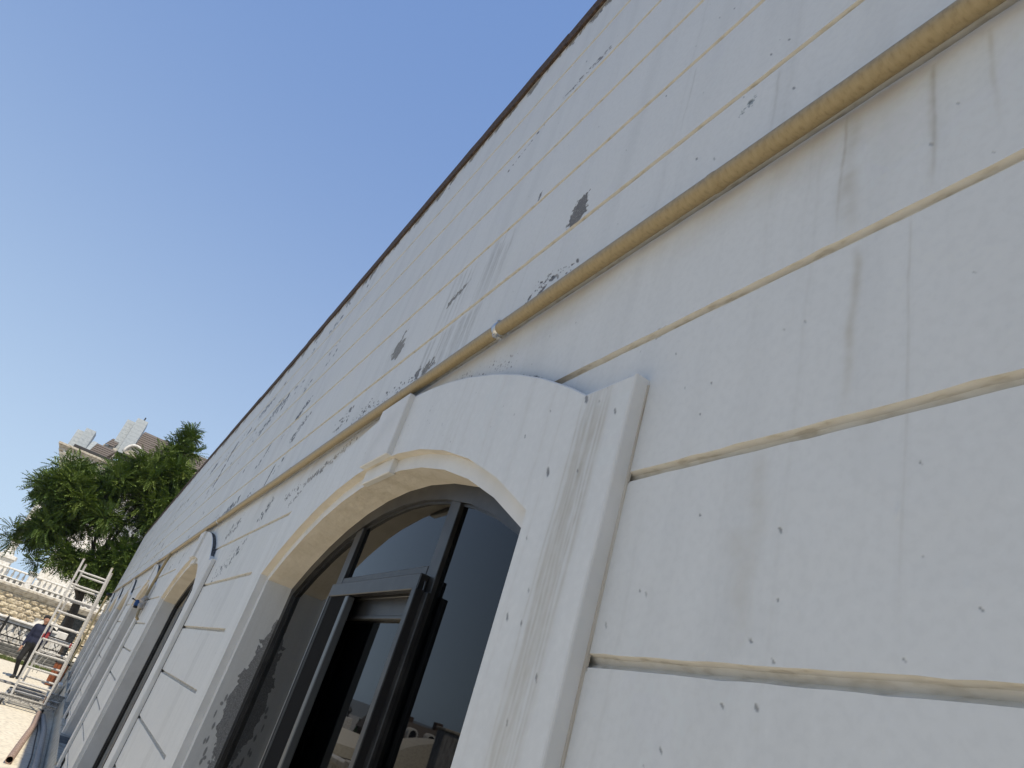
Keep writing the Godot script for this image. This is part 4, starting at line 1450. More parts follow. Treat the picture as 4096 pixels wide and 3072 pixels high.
# ---------------------------------------------------------------- garden strip: grass, fence, lower balustrade
func garden():
	var gs := Mb.new()
	gs.box(Vector3(30.0, -0.05, -6), Vector3(33.2, 0.015, 3.0))
	structure(build("flower_bed", gs, M.soil, self))
	var r := RandomNumberGenerator.new()
	r.seed = 21
	var bl := Mb.new()
	bl.tri(Vector3(-0.007, 0, 0), Vector3(0.007, 0, 0), Vector3(0.004, 0.09, 0.02))
	bl.tri(Vector3(0.0, 0, -0.006), Vector3(0.0, 0, 0.008), Vector3(0.02, 0.075, 0.0))
	var mm := MultiMesh.new()
	mm.transform_format = MultiMesh.TRANSFORM_3D
	mm.use_colors = true
	mm.mesh = bl.mesh(M.blade)
	mm.instance_count = 5200
	for i in 5200:
		var p := Vector3(30.02 + 0.85 * r.randf(), 0.012, -4.4 + 6.0 * r.randf())
		var t := Transform3D(Basis(Vector3.UP, r.randf() * TAU).scaled(Vector3.ONE * (0.6 + 0.9 * r.randf())), p)
		mm.set_instance_transform(i, t)
		var k := r.randf()
		mm.set_instance_color(i, Color(0.05 + 0.09 * k, 0.10 + 0.05 * k, 0.02 + 0.02 * k))
	var g := MultiMeshInstance3D.new()
	g.name = "grass"
	g.multimesh = mm
	add_child(g)
	tag(g, "short green grass strip at the edge of the sunlit paving", "grass", "", "stuff")
	# kerb stones behind the grass
	var kerb := thing("kerb", "low kerb of rough pale stones between the grass strip and the iron fence", "kerb")
	var z := -4.4
	while z < 0.9:
		var k := Mb.new()
		k.bevel(Vector3(30.95, 0.0, z), Vector3(31.10, 0.09 + 0.02 * r.randf(), z + 0.55 + 0.2 * r.randf()), 0.02)
		build("kerb_stone", k, M.slab[r.randi() % 3], kerb)
		z += 0.8
	# iron fence
	var f := thing("iron_fence", "black wrought iron fence with crossed bars and pointed posts", "fence")
	var fx := 31.3
	for y in [1.045, 0.64, 0.47]:
		var m := Mb.new()
		m.bevel(Vector3(fx - 0.02, y - 0.02, -5.2), Vector3(fx + 0.02, y + 0.02, 0.6), 0.005)
		build("rail", m, M.iron, f)
	for pz in [-5.05, -3.83, -2.60, -1.38, -0.16]:
		var p := Mb.new()
		p.bevel(Vector3(fx - 0.04, 0.0, pz - 0.04), Vector3(fx + 0.04, 1.16, pz + 0.04), 0.008)
		p.lathe([Vector2(0.0, 1.15), Vector2(0.05, 1.17), Vector2(0.035, 1.21), Vector2(0.0, 1.30)], 8, Vector3(fx, 0, pz))
		build("post", p, M.iron, f)
		if pz < -0.3:
			for q in 3:
				var za: float = pz + 1.22 * q / 3.0
				var zb: float = pz + 1.22 * (q + 1) / 3.0
				for s in [[0.48, 1.03], [1.03, 0.48]]:
					var d := Mb.new()
					d.tube([Vector3(fx, s[0], za), Vector3(fx, s[1], zb)], 0.011, 5)
					build("crossed_bar", d, M.iron, f)
			var sc := Mb.new(true)
			var pts := []
			for i in 20:
				var a := i * 0.42
				var rr := 0.13 * (1.0 - i / 24.0)
				pts.append(Vector3(fx - 0.015, 0.84 + rr * sin(a), pz + 0.62 + rr * cos(a)))
			sc.tube(pts, 0.010, 5)
			build("scroll", sc, M.iron, f)
			for i in 7:
				var lf := Mb.new()
				var a := i * 0.9
				var c := Vector3(fx - 0.02, 0.82 + 0.16 * sin(a), pz + 0.62 + 0.18 * cos(a))
				lf.face([c + Vector3(0, 0.035, 0), c + Vector3(-0.006, 0, 0.02), c + Vector3(0, -0.035, 0.005), c + Vector3(0.006, 0, -0.02)], Vector3(fx + 3, 0.8, pz))
				build("iron_leaf", lf, M.iron, f)
	# grey stepped base and white balustrade behind the fence
	var b := thing("lower_balustrade", "white balustrade on a dark grey stepped base behind the iron fence", "balustrade")
	var st := part("stepped_base", b)
	for s in [[0.0, 0.14, 32.3], [0.14, 0.25, 32.55], [0.25, 0.34, 32.7]]:
		var m := Mb.new()
		m.bevel(Vector3(s[2], s[0], -6.0), Vector3(33.6, s[1] + 0.003, 3.0), 0.015)
		build("step", m, M.dark_stone, st)
	var bal := Mb.new(true)
	bal.lathe(baluster(0.66), 10)
	var bm := bal.mesh(M.white_stone)
	z = -5.4
	while z < -1.1:
		put("baluster", bm, b).position = Vector3(33.1, 0.34, z)
		z += 0.235
	var rl := Mb.new()
	rl.bevel(Vector3(32.9, 1.0, -6.0), Vector3(33.3, 1.12, -0.95), 0.02)
	rl.bevel(Vector3(32.82, 1.12, -6.0), Vector3(33.38, 1.20, -0.95), 0.02)
	build("rail", rl, M.white_stone, b)
	var endp := Mb.new()
	endp.bevel(Vector3(32.85, 0.34, -1.0), Vector3(33.35, 1.25, -0.6), 0.02)
	build("pier", endp, M.white_stone, b)
	var par := Mb.new()
	par.bevel(Vector3(34.0, 0.0, -6.0), Vector3(34.2, 0.98, -0.95), 0.02)
	build("back_wall", par, M.white_stone, b)
	# grey post beside the tree
	var gp := thing("gate_post", "plain grey concrete post standing just behind the tree trunk", "post", Vector3(36.6, 0, -0.85))
	var pm := Mb.new()
	pm.bevel(Vector3(-0.2, 0, -0.22), Vector3(0.2, 1.95, 0.55), 0.02)
	build("shaft", pm, M.dark_stone, gp)
	var pcap := Mb.new()
	pcap.bevel(Vector3(-0.25, 1.95, -0.27), Vector3(0.25, 2.03, 0.60), 0.02)
	build("cap", pcap, M.dark_stone, gp)


# ---------------------------------------------------------------- tree
func tree_at(y: float, z: float) -> Vector3:
	return Vector3(35.5, 1.85 + (y - 1.85) * 1.224, (z + 0.66) * 1.224 - 0.66)


func locust_tree():
	var t := thing("locust_tree", "leaning dark trunked tree with feathery green leaves beyond the ladder", "tree", Vector3.ZERO)
	var r := RandomNumberGenerator.new()
	r.seed = 77
	var trunk := Mb.new(true)
	trunk.tube([tree_at(-0.15, -0.60), tree_at(0.3, -0.58), tree_at(1.0, -0.66), tree_at(1.8, -0.80), tree_at(2.6, -0.90), tree_at(3.3, -1.0)], [0.25, 0.21, 0.19, 0.175, 0.15, 0.13], 10)
	build("trunk", trunk, M.bark, t)
	var limbs := [[2.4, -0.88, 3.4, -2.4, -0.8], [2.7, -0.92, 4.6, -3.0, 0.3], [3.0, -0.95, 6.0, -2.2, 0.6], [3.2, -1.0, 7.0, -1.0, 0.2], [3.2, -1.0, 8.6, -0.55, 0.4], [2.9, -0.95, 5.4, 0.3, 1.0], [2.6, -0.9, 4.2, 0.4, 1.4], [3.0, -0.95, 4.6, -1.6, 1.6]]
	for l in limbs:
		var a := tree_at(l[0], l[1])
		var b := tree_at(l[2], l[3]) + Vector3(l[4], 0, 0)
		var mid := a.lerp(b, 0.5) + Vector3(0, 0.25, 0) + Vector3(r.randf() - 0.5, r.randf() - 0.5, r.randf() - 0.5) * 0.4
		var m := Mb.new(true)
		m.tube([a, a.lerp(mid, 0.5) + Vector3(0, 0.08, 0), mid, mid.lerp(b, 0.5), b], [0.085, 0.07, 0.055, 0.04, 0.02], 7)
		build("limb", m, M.bark, t)
	# a pinnate leaf, lying along +x, hanging a little
	var lf := Mb.new()
	for i in 6:
		for s in [-1.0, 1.0]:
			var x := 0.04 + i * 0.05
			var y := -0.9 * x * x
			var ln := 0.078 - 0.004 * absf(i - 2.5)
			var o := Vector3(x, y, 0)
			var d := Vector3(0.45, -0.28, s).normalized()
			var w := Vector3(0.022, 0, 0)
			lf.quad(o, o + d * ln * 0.5 + w, o + d * ln, o + d * ln * 0.5 - w)
	lf.quad(Vector3(0.30, -0.08, 0), Vector3(0.34, -0.10, 0.018), Vector3(0.38, -0.13, 0), Vector3(0.34, -0.10, -0.018))
	var poly := PackedVector2Array([Vector2(-3.7, 3.6), Vector2(-3.2, 4.5), Vector2(-4.15, 5.3), Vector2(-3.95, 6.2), Vector2(-3.3, 6.9), Vector2(-2.2, 7.3), Vector2(-1.25, 7.7), Vector2(-0.85, 8.3), Vector2(0.3, 8.2), Vector2(1.0, 7.3), Vector2(1.6, 6.0), Vector2(1.5, 4.0), Vector2(0.4, 2.9), Vector2(-0.3, 2.55), Vector2(-1.6, 2.8), Vector2(-2.5, 3.15)])
	var holes := [[-1.5, 4.18, 0.42], [-1.8, 4.15, 0.36], [-1.1, 5.8, 0.32], [-0.3, 5.07, 0.28], [-0.35, 6.75, 0.16], [-2.4, 6.7, 0.2], [-1.2, 6.2, 0.15], [-0.9, 4.6, 0.2]]
	var clumps := []
	while clumps.size() < 350:
		var q := Vector2(-4.4 + 6.2 * r.randf(), 2.4 + 6.2 * r.randf())
		var dx := (r.randf() * 2.0 - 1.0)
		if not Geometry2D.is_point_in_polygon(q + (Vector2(-1.2, 5.4) - q).normalized() * -0.38, poly):
			continue
		var bad := false
		for h in holes:
			if q.distance_to(Vector2(h[0], h[1])) < h[2] + 0.25:
				bad = true
		var c := Vector2(-1.2, 5.4)
		var rad := clampf(1.0 - (q - c).length() / 3.6, 0.05, 1.0)
		var x := dx * 2.3 * sqrt(rad)
		if bad or (q.y < 3.2 and absf(dx) > 0.5):
			continue
		# hollow inside
		if absf(dx) < 0.5 and rad > 0.55 and r.randf() < 0.55:
			continue
		var p := tree_at(q.y, q.x) + Vector3(x + 0.4, 0, 0)
		clumps.append([p, 0.34 + 0.28 * r.randf(), r.randf()])
	# the leader that stands up above the crown, and sprays at the edge
	for i in 9:
		clumps.append([tree_at(8.1 + i * 0.15, -0.62 + 0.16 * (r.randf() - 0.5) + 0.03 * i) + Vector3(0.4, 0, 0), 0.24 - i * 0.012, r.randf()])
	for e in [[-0.15, 8.35], [0.1, 8.5], [-0.2, 9.0], [-3.8, 5.35], [-3.75, 3.75], [-3.55, 3.4], [-2.6, 3.05], [-0.1, 3.2]]:
		clumps.append([tree_at(e[1], e[0]), 0.16, r.randf()])
	var per := 48
	var mm := MultiMesh.new()
	mm.transform_format = MultiMesh.TRANSFORM_3D
	mm.use_colors = true
	mm.mesh = lf.mesh(M.leaf)
	mm.instance_count = clumps.size() * per
	var n := 0
	for c in clumps:
		var cp: Vector3 = c[0]
		for i in per:
			var d := Vector3(r.randfn(0, 1), r.randfn(0, 0.8), r.randfn(0, 1))
			d = d.normalized() * pow(r.randf(), 0.5)
			var p: Vector3 = cp + d * c[1] * Vector3(1, 0.8, 1)
			var fwd := (d + Vector3(0, 0.1, 0) + Vector3(r.randf() - 0.5, r.randf() - 0.5, r.randf() - 0.5) * 0.9).normalized()
			var up := (Vector3.UP + Vector3(r.randf() - 0.5, r.randf() - 0.5, r.randf() - 0.5) * 0.9).normalized()
			var side := fwd.cross(up).normalized()
			up = side.cross(fwd).normalized()
			var s := 1.15 + 0.6 * r.randf()
			mm.set_instance_transform(n, Transform3D(Basis(fwd * s, up * s, side * s), p))
			var k: float = 0.6 * c[2] + 0.4 * r.randf()
			mm.set_instance_color(n, Color(0.042 + 0.085 * k, 0.085 + 0.085 * k, 0.017 + 0.010 * k))
			n += 1
	var cr := MultiMeshInstance3D.new()
	cr.name = "crown"
	cr.multimesh = mm
	cr.set_meta("kind", "stuff")
	t.add_child(cr)
	# twigs
	var tw := Mb.new()
	for c in clumps:
		if r.randf() < 0.5:
			var cp: Vector3 = c[0]
			var to := tree_at(5.2, -1.0) + Vector3(0.3, 0, 0)
			tw.tube([cp, cp.lerp(to, 0.35) + Vector3(0, -0.1, 0)], [0.008, 0.016], 4, false)
	var two := build("twigs", tw, M.bark, t)
	two.set_meta("kind", "stuff")


# ---------------------------------------------------------------- what stands and lies in the yard
func ladder(called: String, label: String, x0: float, x1: float, lo: Array, hi: Array, rungs: Array) -> Node3D:
	var l := thing(called, label, "ladder", Vector3.ZERO, "")
	var pt := func(s: int, y: float) -> Vector3:
		var t: float = (y - lo[s][0]) / (hi[s][0] - lo[s][0])
		return Vector3(lerpf(x0, x1, t), y, lerpf(lo[s][1], hi[s][1], t))
	for s in 2:
		var m := Mb.new()
		var a: Vector3 = pt.call(s, lo[s][0])
		var b: Vector3 = pt.call(s, hi[s][0])
		var up := (b - a).normalized()
		var xa := Vector3.RIGHT
		var za := xa.cross(up).normalized()
		var tr := Transform3D(Basis(xa, up, za), a)
		m.bevel(Vector3(-0.03, 0, -0.021), Vector3(0.03, a.distance_to(b), 0.021), 0.004, tr)
		build("rail", m, M.alu, l)
		var cp := Mb.new()
		cp.bevel(Vector3(-0.032, a.distance_to(b) - 0.02, -0.023), Vector3(0.032, a.distance_to(b) + 0.012, 0.023), 0.004, tr)
		build("rail_cap", cp, M.rag, l)
	for i in rungs.size():
		var y: float = rungs[i]
		var m := Mb.new()
		var a: Vector3 = pt.call(0, y)
		var b: Vector3 = pt.call(1, y)
		m.tube([a, a.lerp(b, 0.3) + Vector3(0, -0.003, 0), a.lerp(b, 0.6) + Vector3(0, -0.001, 0), b], [0.021, 0.019, 0.022, 0.02], 8)
		build("rung", m, M.alu, l)
	return l


func yard_things():
	var l: Node3D = ladder("ladder", "paint spattered aluminium ladder, the nearer of two upright in front of the man", 18.05, 18.12, [[0.17, -1.005], [0.20, -0.365]], [[2.975, -1.108], [2.991, -0.516]], [0.46, 0.75, 1.03, 1.305, 1.595, 1.872, 2.157, 2.446, 2.728])
	for c in [[-1.03, 1.36], [-0.475, 1.33]]:
		var m := Mb.new()
		m.bevel(Vector3(18.03, c[1] - 0.045, c[0] - 0.026), Vector3(18.11, c[1] + 0.045, c[0] + 0.004), 0.01)
		build("red_catch", m, M.red, l)
	var l2: Node3D = ladder("ladder", "paint spattered aluminium ladder just behind the taller one, with its rungs a little lower", 18.75, 18.32, [[0.40, -0.945], [0.38, -0.335]], [[2.895, -1.02], [2.90, -0.47]], [0.54, 0.805, 1.072, 1.337, 1.60, 1.865, 2.135, 2.396, 2.667])
	var m2 := Mb.new()
	m2.bevel(Vector3(18.50, 1.30, -1.01), Vector3(18.60, 1.44, -0.95), 0.01)
	build("red_catch", m2, M.red, l2)
	var cord := Mb.new(true)
	cord.tube([Vector3(18.4, 1.34, -0.80), Vector3(18.42, 1.05, -0.83), Vector3(18.4, 0.8, -0.90), Vector3(18.4, 0.66, -0.88)], 0.006, 5)
	cord.tube([Vector3(18.4, 1.34, -0.72), Vector3(18.42, 1.12, -0.70), Vector3(18.4, 0.9, -0.78), Vector3(18.4, 0.66, -0.80)], 0.006, 5)
	build("cord", cord, M.alu, l2)
	# low trolley on castors
	var t := thing("scaffold_trolley", "low wheeled scaffold base of pale metal channels under the two ladders", "trolley", Vector3.ZERO)
	for s in [[18.0, 0.125, 0.205, -1.19, -0.13], [18.75, 0.16, 0.23, -1.12, -0.10], [19.3, 0.21, 0.32, -0.36, -0.04]]:
		var m := Mb.new()
		m.bevel(Vector3(s[0] - 0.03, s[1], s[3]), Vector3(s[0] + 0.03, s[2], s[4]), 0.006)
		m.bevel(Vector3(s[0] - 0.05, s[1] - 0.004, s[3]), Vector3(s[0] + 0.03, s[1] + 0.012, s[4]), 0.003)
		m.bevel(Vector3(s[0] - 0.05, s[2] - 0.008, s[3]), Vector3(s[0] + 0.03, s[2] + 0.008, s[4]), 0.003)
		build("cross_channel", m, M.channel, t)
	for z in [-1.10, -0.30]:
		var m := Mb.new()
		m.bevel(Vector3(18.03, 0.14, z - 0.03), Vector3(19.75, 0.20, z + 0.03), 0.006)
		build("side_channel", m, M.channel, t)
	for p in [[17.93, -1.10], [18.05, -0.34], [19.6, -1.10], [19.6, -0.34]]:
		var w := part("castor", t)
		var m := Mb.new(true)
		m.tube([Vector3(p[0], 0.062, p[1] - 0.02), Vector3(p[0], 0.062, p[1] - 0.016), Vector3(p[0], 0.062, p[1] + 0.016), Vector3(p[0], 0.062, p[1] + 0.02)], [0.045, 0.055, 0.055, 0.045], 14)
		build("wheel", m, M.rubber, w)
		var k := Mb.new()
		for s in [-1.0, 1.0]:
			k.bevel(Vector3(p[0] - 0.02, 0.05, p[1] + s * 0.026 - 0.003), Vector3(p[0] + 0.04, 0.135, p[1] + s * 0.026 + 0.003), 0.002)
		k.bevel(Vector3(p[0] - 0.04, 0.128, p[1] - 0.04), Vector3(p[0] + 0.06, 0.138, p[1] + 0.04), 0.002)
		build("fork", k, M.channel, w)
	var hook := Mb.new()
	hook.bevel(Vector3(18.5, 0.20, -1.0), Vector3(18.58, 0.33, -0.93), 0.01)
	hook.bevel(Vector3(18.3, 0.20, -0.97), Vector3(18.54, 0.23, -0.93), 0.01)
	build("bracket", hook, M.old_wood, t)
	var hook2 := Mb.new()
	hook2.bevel(Vector3(18.1, 0.17, -0.42), Vector3(18.14, 0.34, -0.39), 0.01)
	build("bracket", hook2, M.rusty_pipe, t)
	# boards lying across it
	var spec := [["grey weathered plank reaching left past the ladder foot, topmost board", 19.55, -2.0, -0.42, 0.255, 0.285], ["short grey weathered plank under the ladder, lower board with ribbed edge", 19.25, -1.04, -0.38, 0.215, 0.25]]
	for s in spec:
		var o := thing("plank", s[0], "plank", Vector3(s[1], s[4], 0))
		for i in 3:
			var m := Mb.new()
			m.bevel(Vector3(-0.15 + 0.1 * i + 0.002, 0.0, s[2] + 0.02 * i), Vector3(-0.05 + 0.1 * i - 0.002, s[5] - s[4], s[3] - 0.015 * i), 0.004)
			build("board", m, M.old_wood, o)
	var near := thing("plank", "pale paint stained plank leaning on the trolley front below the ladder", "plank", Vector3(18.45, 0.24, -0.72))
	var np := Mb.new()
	np.bevel(Vector3(-0.1, 0, -0.36), Vector3(0.1, 0.03, 0.36), 0.005)
	build("board", np, M.alu, near)
	# bin of brown slats
	var b := thing("litter_bin", "brown wooden slatted litter bin beside the white wall", "litter bin", Vector3(25.35, 0, -0.36))
	for i in 4:
		for side in 4:
			var a := side * PI / 2
			var m := Mb.new()
			var off := (i - 1.5) * 0.088
			var lean := 0.05
			var w := 0.041
			var p := [Vector3(-0.165, 0.03, off * 0.9 - w * 0.9), Vector3(-0.165, 0.03, off * 0.9 + w * 0.9), Vector3(-0.165 - lean * 0.4, 0.63, off * 1.04 + w), Vector3(-0.165 - lean * 0.4, 0.63, off * 1.04 - w)]
			var bs := Basis(Vector3.UP, a)
			var f := []
			var g := []
			for q in p:
				f.append(bs * q)
				g.append(bs * (q + Vector3(0.02, 0, 0)))
			m.face(f, Vector3(0, 0.3, 0))
			m.face(g, bs * Vector3(-5, 0.3, 0))
			for q in 4:
				m.face([f[q], f[(q + 1) % 4], g[(q + 1) % 4], g[q]], (f[0] + g[2]) / 2.0)
			build("slat", m, M.bin_wood, b)
	var rim := Mb.new()
	for s in 4:
		rim.bevel(Vector3(-0.205, 0.625, -0.205), Vector3(-0.165, 0.66, 0.205), 0.006, Transform3D(Basis(Vector3.UP, s * PI / 2), Vector3.ZERO))
	build("rim", rim, M.dark_metal, b)
	var lin_ := Mb.new()
	lin_.box(Vector3(-0.15, 0.02, -0.15), Vector3(0.15, 0.60, 0.15))
	build("liner", lin_, M.dark_metal, b)
	# pole and plank by the wall
	var po := thing("wooden_pole", "thin pale yellow wooden pole standing upright between the ladder and the wall", "pole", Vector3(25.55, 0, -0.19))
	var pm := Mb.new()
	pm.bevel(Vector3(-0.025, 0, -0.025), Vector3(0.025, 2.68, 0.025), 0.004)
	build("batten", pm, M.pale_wood, po)
	var sl := thing("stone_block", "worn pale stone block on the ground against the wall behind the ladder", "stone block", Vector3(23.3, 0, -0.17))
	var sm := Mb.new()
	sm.bevel(Vector3(-0.5, 0, -0.05), Vector3(0.5, 0.22, 0.05), 0.015)
	build("block", sm, M.ledge, sl)
	var sm2 := Mb.new()
	sm2.bevel(Vector3(-0.4, 0.22, -0.06), Vector3(0.3, 0.28, 0.05), 0.01)
	build("loose_slab", sm2, M.white_stone, sl)
	# pipes on the ground
	var p1 := thing("steel_pipe", "rusty bent steel pipe lying in the sun, its open end towards the camera", "pipe", Vector3.ZERO)
	var path := [Vector3(11.2, 0.058, -0.535), Vector3(12.03, 0.058, -0.51), Vector3(14.0, 0.058, -0.45), Vector3(15.5, 0.058, -0.40), Vector3(15.9, 0.06, -0.385), Vector3(16.6, 0.06, -0.382), Vector3(17.75, 0.062, -0.38)]
	path = path.slice(1)
	var m1 := Mb.new(true)
	m1.tube(path, 0.048, 14, false)
	m1.tube(path.slice(0, 2), 0.040, 14, false)
	for k in 14:
		var a0 := TAU * k / 14
		var a1 := TAU * (k + 1) / 14
		var c: Vector3 = path[0]
		m1.quad(c + Vector3(0, sin(a0), cos(a0)) * 0.040, c + Vector3(0, sin(a0), cos(a0)) * 0.048, c + Vector3(0, sin(a1), cos(a1)) * 0.048, c + Vector3(0, sin(a1), cos(a1)) * 0.040)
	build("tube", m1, M.rusty_pipe, p1)
	var plug := Mb.new()
	plug.tube([path[1], path[1] + Vector3(0.02, 0, 0)], 0.041, 10)
	build("dark_inside", plug, M.black, p1)
	var p2 := thing("steel_pipe", "dusty grey steel pipe lying in the shade along the foot of the wall", "pipe", Vector3.ZERO)
	var m2b := Mb.new(true)
	m2b.tube([Vector3(9.5, 0.055, -0.20), Vector3(12.3, 0.055, -0.185), Vector3(15.2, 0.055, -0.205), Vector3(15.7, 0.055, -0.215), Vector3(17.6, 0.055, -0.30)], 0.045, 12)
	build("tube", m2b, M.grey_pipe, p2)
	var cb := thing("cable", "thin black cable on the paving between the two steel pipes", "cable", Vector3.ZERO)
	var cm := Mb.new(true)
	cm.tube([Vector3(11.0, 0.02, -0.27), Vector3(13.0, 0.02, -0.262), Vector3(14.5, 0.02, -0.285), Vector3(15.8, 0.02, -0.30), Vector3(17.4, 0.02, -0.36)], 0.009, 6)
	build("wire", cm, M.black, cb)


# ---------------------------------------------------------------- the man
# joins tapered capsules [a, b, ra, rb] into one surface (surface nets)
func skin(caps: Array, cell: float, blend: float, mb: Mb):
	var lo := Vector3.ONE * 1e9
	var hi := -lo
	for c in caps:
		var r: float = maxf(c[2], c[3]) + cell * 3.0 + blend
		lo = lo.min((c[0] as Vector3).min(c[1]) - Vector3.ONE * r)
		hi = hi.max((c[0] as Vector3).max(c[1]) + Vector3.ONE * r)
	var nx := int((hi.x - lo.x) / cell) + 2
	var ny := int((hi.y - lo.y) / cell) + 2
	var nz := int((hi.z - lo.z) / cell) + 2
	var f := PackedFloat32Array()
	f.resize(nx * ny * nz)
	f.fill(1.0)
	for c in caps:
		var a: Vector3 = c[0]
		var b: Vector3 = c[1]
		var r: float = maxf(c[2], c[3]) + cell * 2.5 + blend
		var p0 := ((a.min(b) - Vector3.ONE * r - lo) / cell).floor()
		var p1 := ((a.max(b) + Vector3.ONE * r - lo) / cell).ceil()
		var ab := b - a
		var l2 := maxf(ab.length_squared(), 1e-9)
		for z in range(maxi(0, int(p0.z)), mini(nz - 1, int(p1.z)) + 1):
			for y in range(maxi(0, int(p0.y)), mini(ny - 1, int(p1.y)) + 1):
				var i := (z * ny + y) * nx
				for x in range(maxi(0, int(p0.x)), mini(nx - 1, int(p1.x)) + 1):
					var p := lo + Vector3(x, y, z) * cell
					var t := clampf((p - a).dot(ab) / l2, 0.0, 1.0)
					var d := p.distance_to(a + ab * t) - lerpf(c[2], c[3], t)
					var o := f[i + x]
					if o > 0.9:
						f[i + x] = d
					else:
						var h := clampf(0.5 + 0.5 * (o - d) / blend, 0.0, 1.0)
						f[i + x] = lerpf(o, d, h) - blend * h * (1.0 - h)
	var at := {}
	var pos := []
	var corners := [Vector3i(0, 0, 0), Vector3i(1, 0, 0), Vector3i(0, 1, 0), Vector3i(1, 1, 0), Vector3i(0, 0, 1), Vector3i(1, 0, 1), Vector3i(0, 1, 1), Vector3i(1, 1, 1)]
	var edges := [[0, 1], [2, 3], [4, 5], [6, 7], [0, 2], [1, 3], [4, 6], [5, 7], [0, 4], [1, 5], [2, 6], [3, 7]]
	var off := [0, 1, nx, nx + 1, nx * ny, nx * ny + 1, nx * ny + nx, nx * ny + nx + 1]
	for z in nz - 1:
		for y in ny - 1:
			for x in nx - 1:
				var i := (z * ny + y) * nx + x
				var inside := 0
				for k in 8:
					if f[i + off[k]] < 0.0:
						inside += 1
				if inside == 0 or inside == 8:
					continue
				var s := Vector3.ZERO
				var n := 0
				for e in edges:
					var v0: float = f[i + off[e[0]]]
					var v1: float = f[i + off[e[1]]]
					if (v0 < 0.0) != (v1 < 0.0):
						s += Vector3(corners[e[0]]).lerp(Vector3(corners[e[1]]), v0 / (v0 - v1))
						n += 1
				at[i] = pos.size()
				pos.append(lo + (Vector3(x, y, z) + s / n) * cell)
	for i in at:
		var steps := [1, nx, nx * ny]
		for ax in 3:
			var a: int = steps[(ax + 1) % 3]
			var b: int = steps[(ax + 2) % 3]
			var in0: bool = f[i] < 0.0
			var in1: bool = f[i + steps[ax]] < 0.0
			if in0 == in1 or not (at.has(i - a) and at.has(i - b) and at.has(i - a - b)):
				continue
			var q := [pos[at[i]], pos[at[i - a]], pos[at[i - a - b]], pos[at[i - b]]]
			if not in0:
				q.reverse()
			mb.quad(q[0], q[1], q[2], q[3])


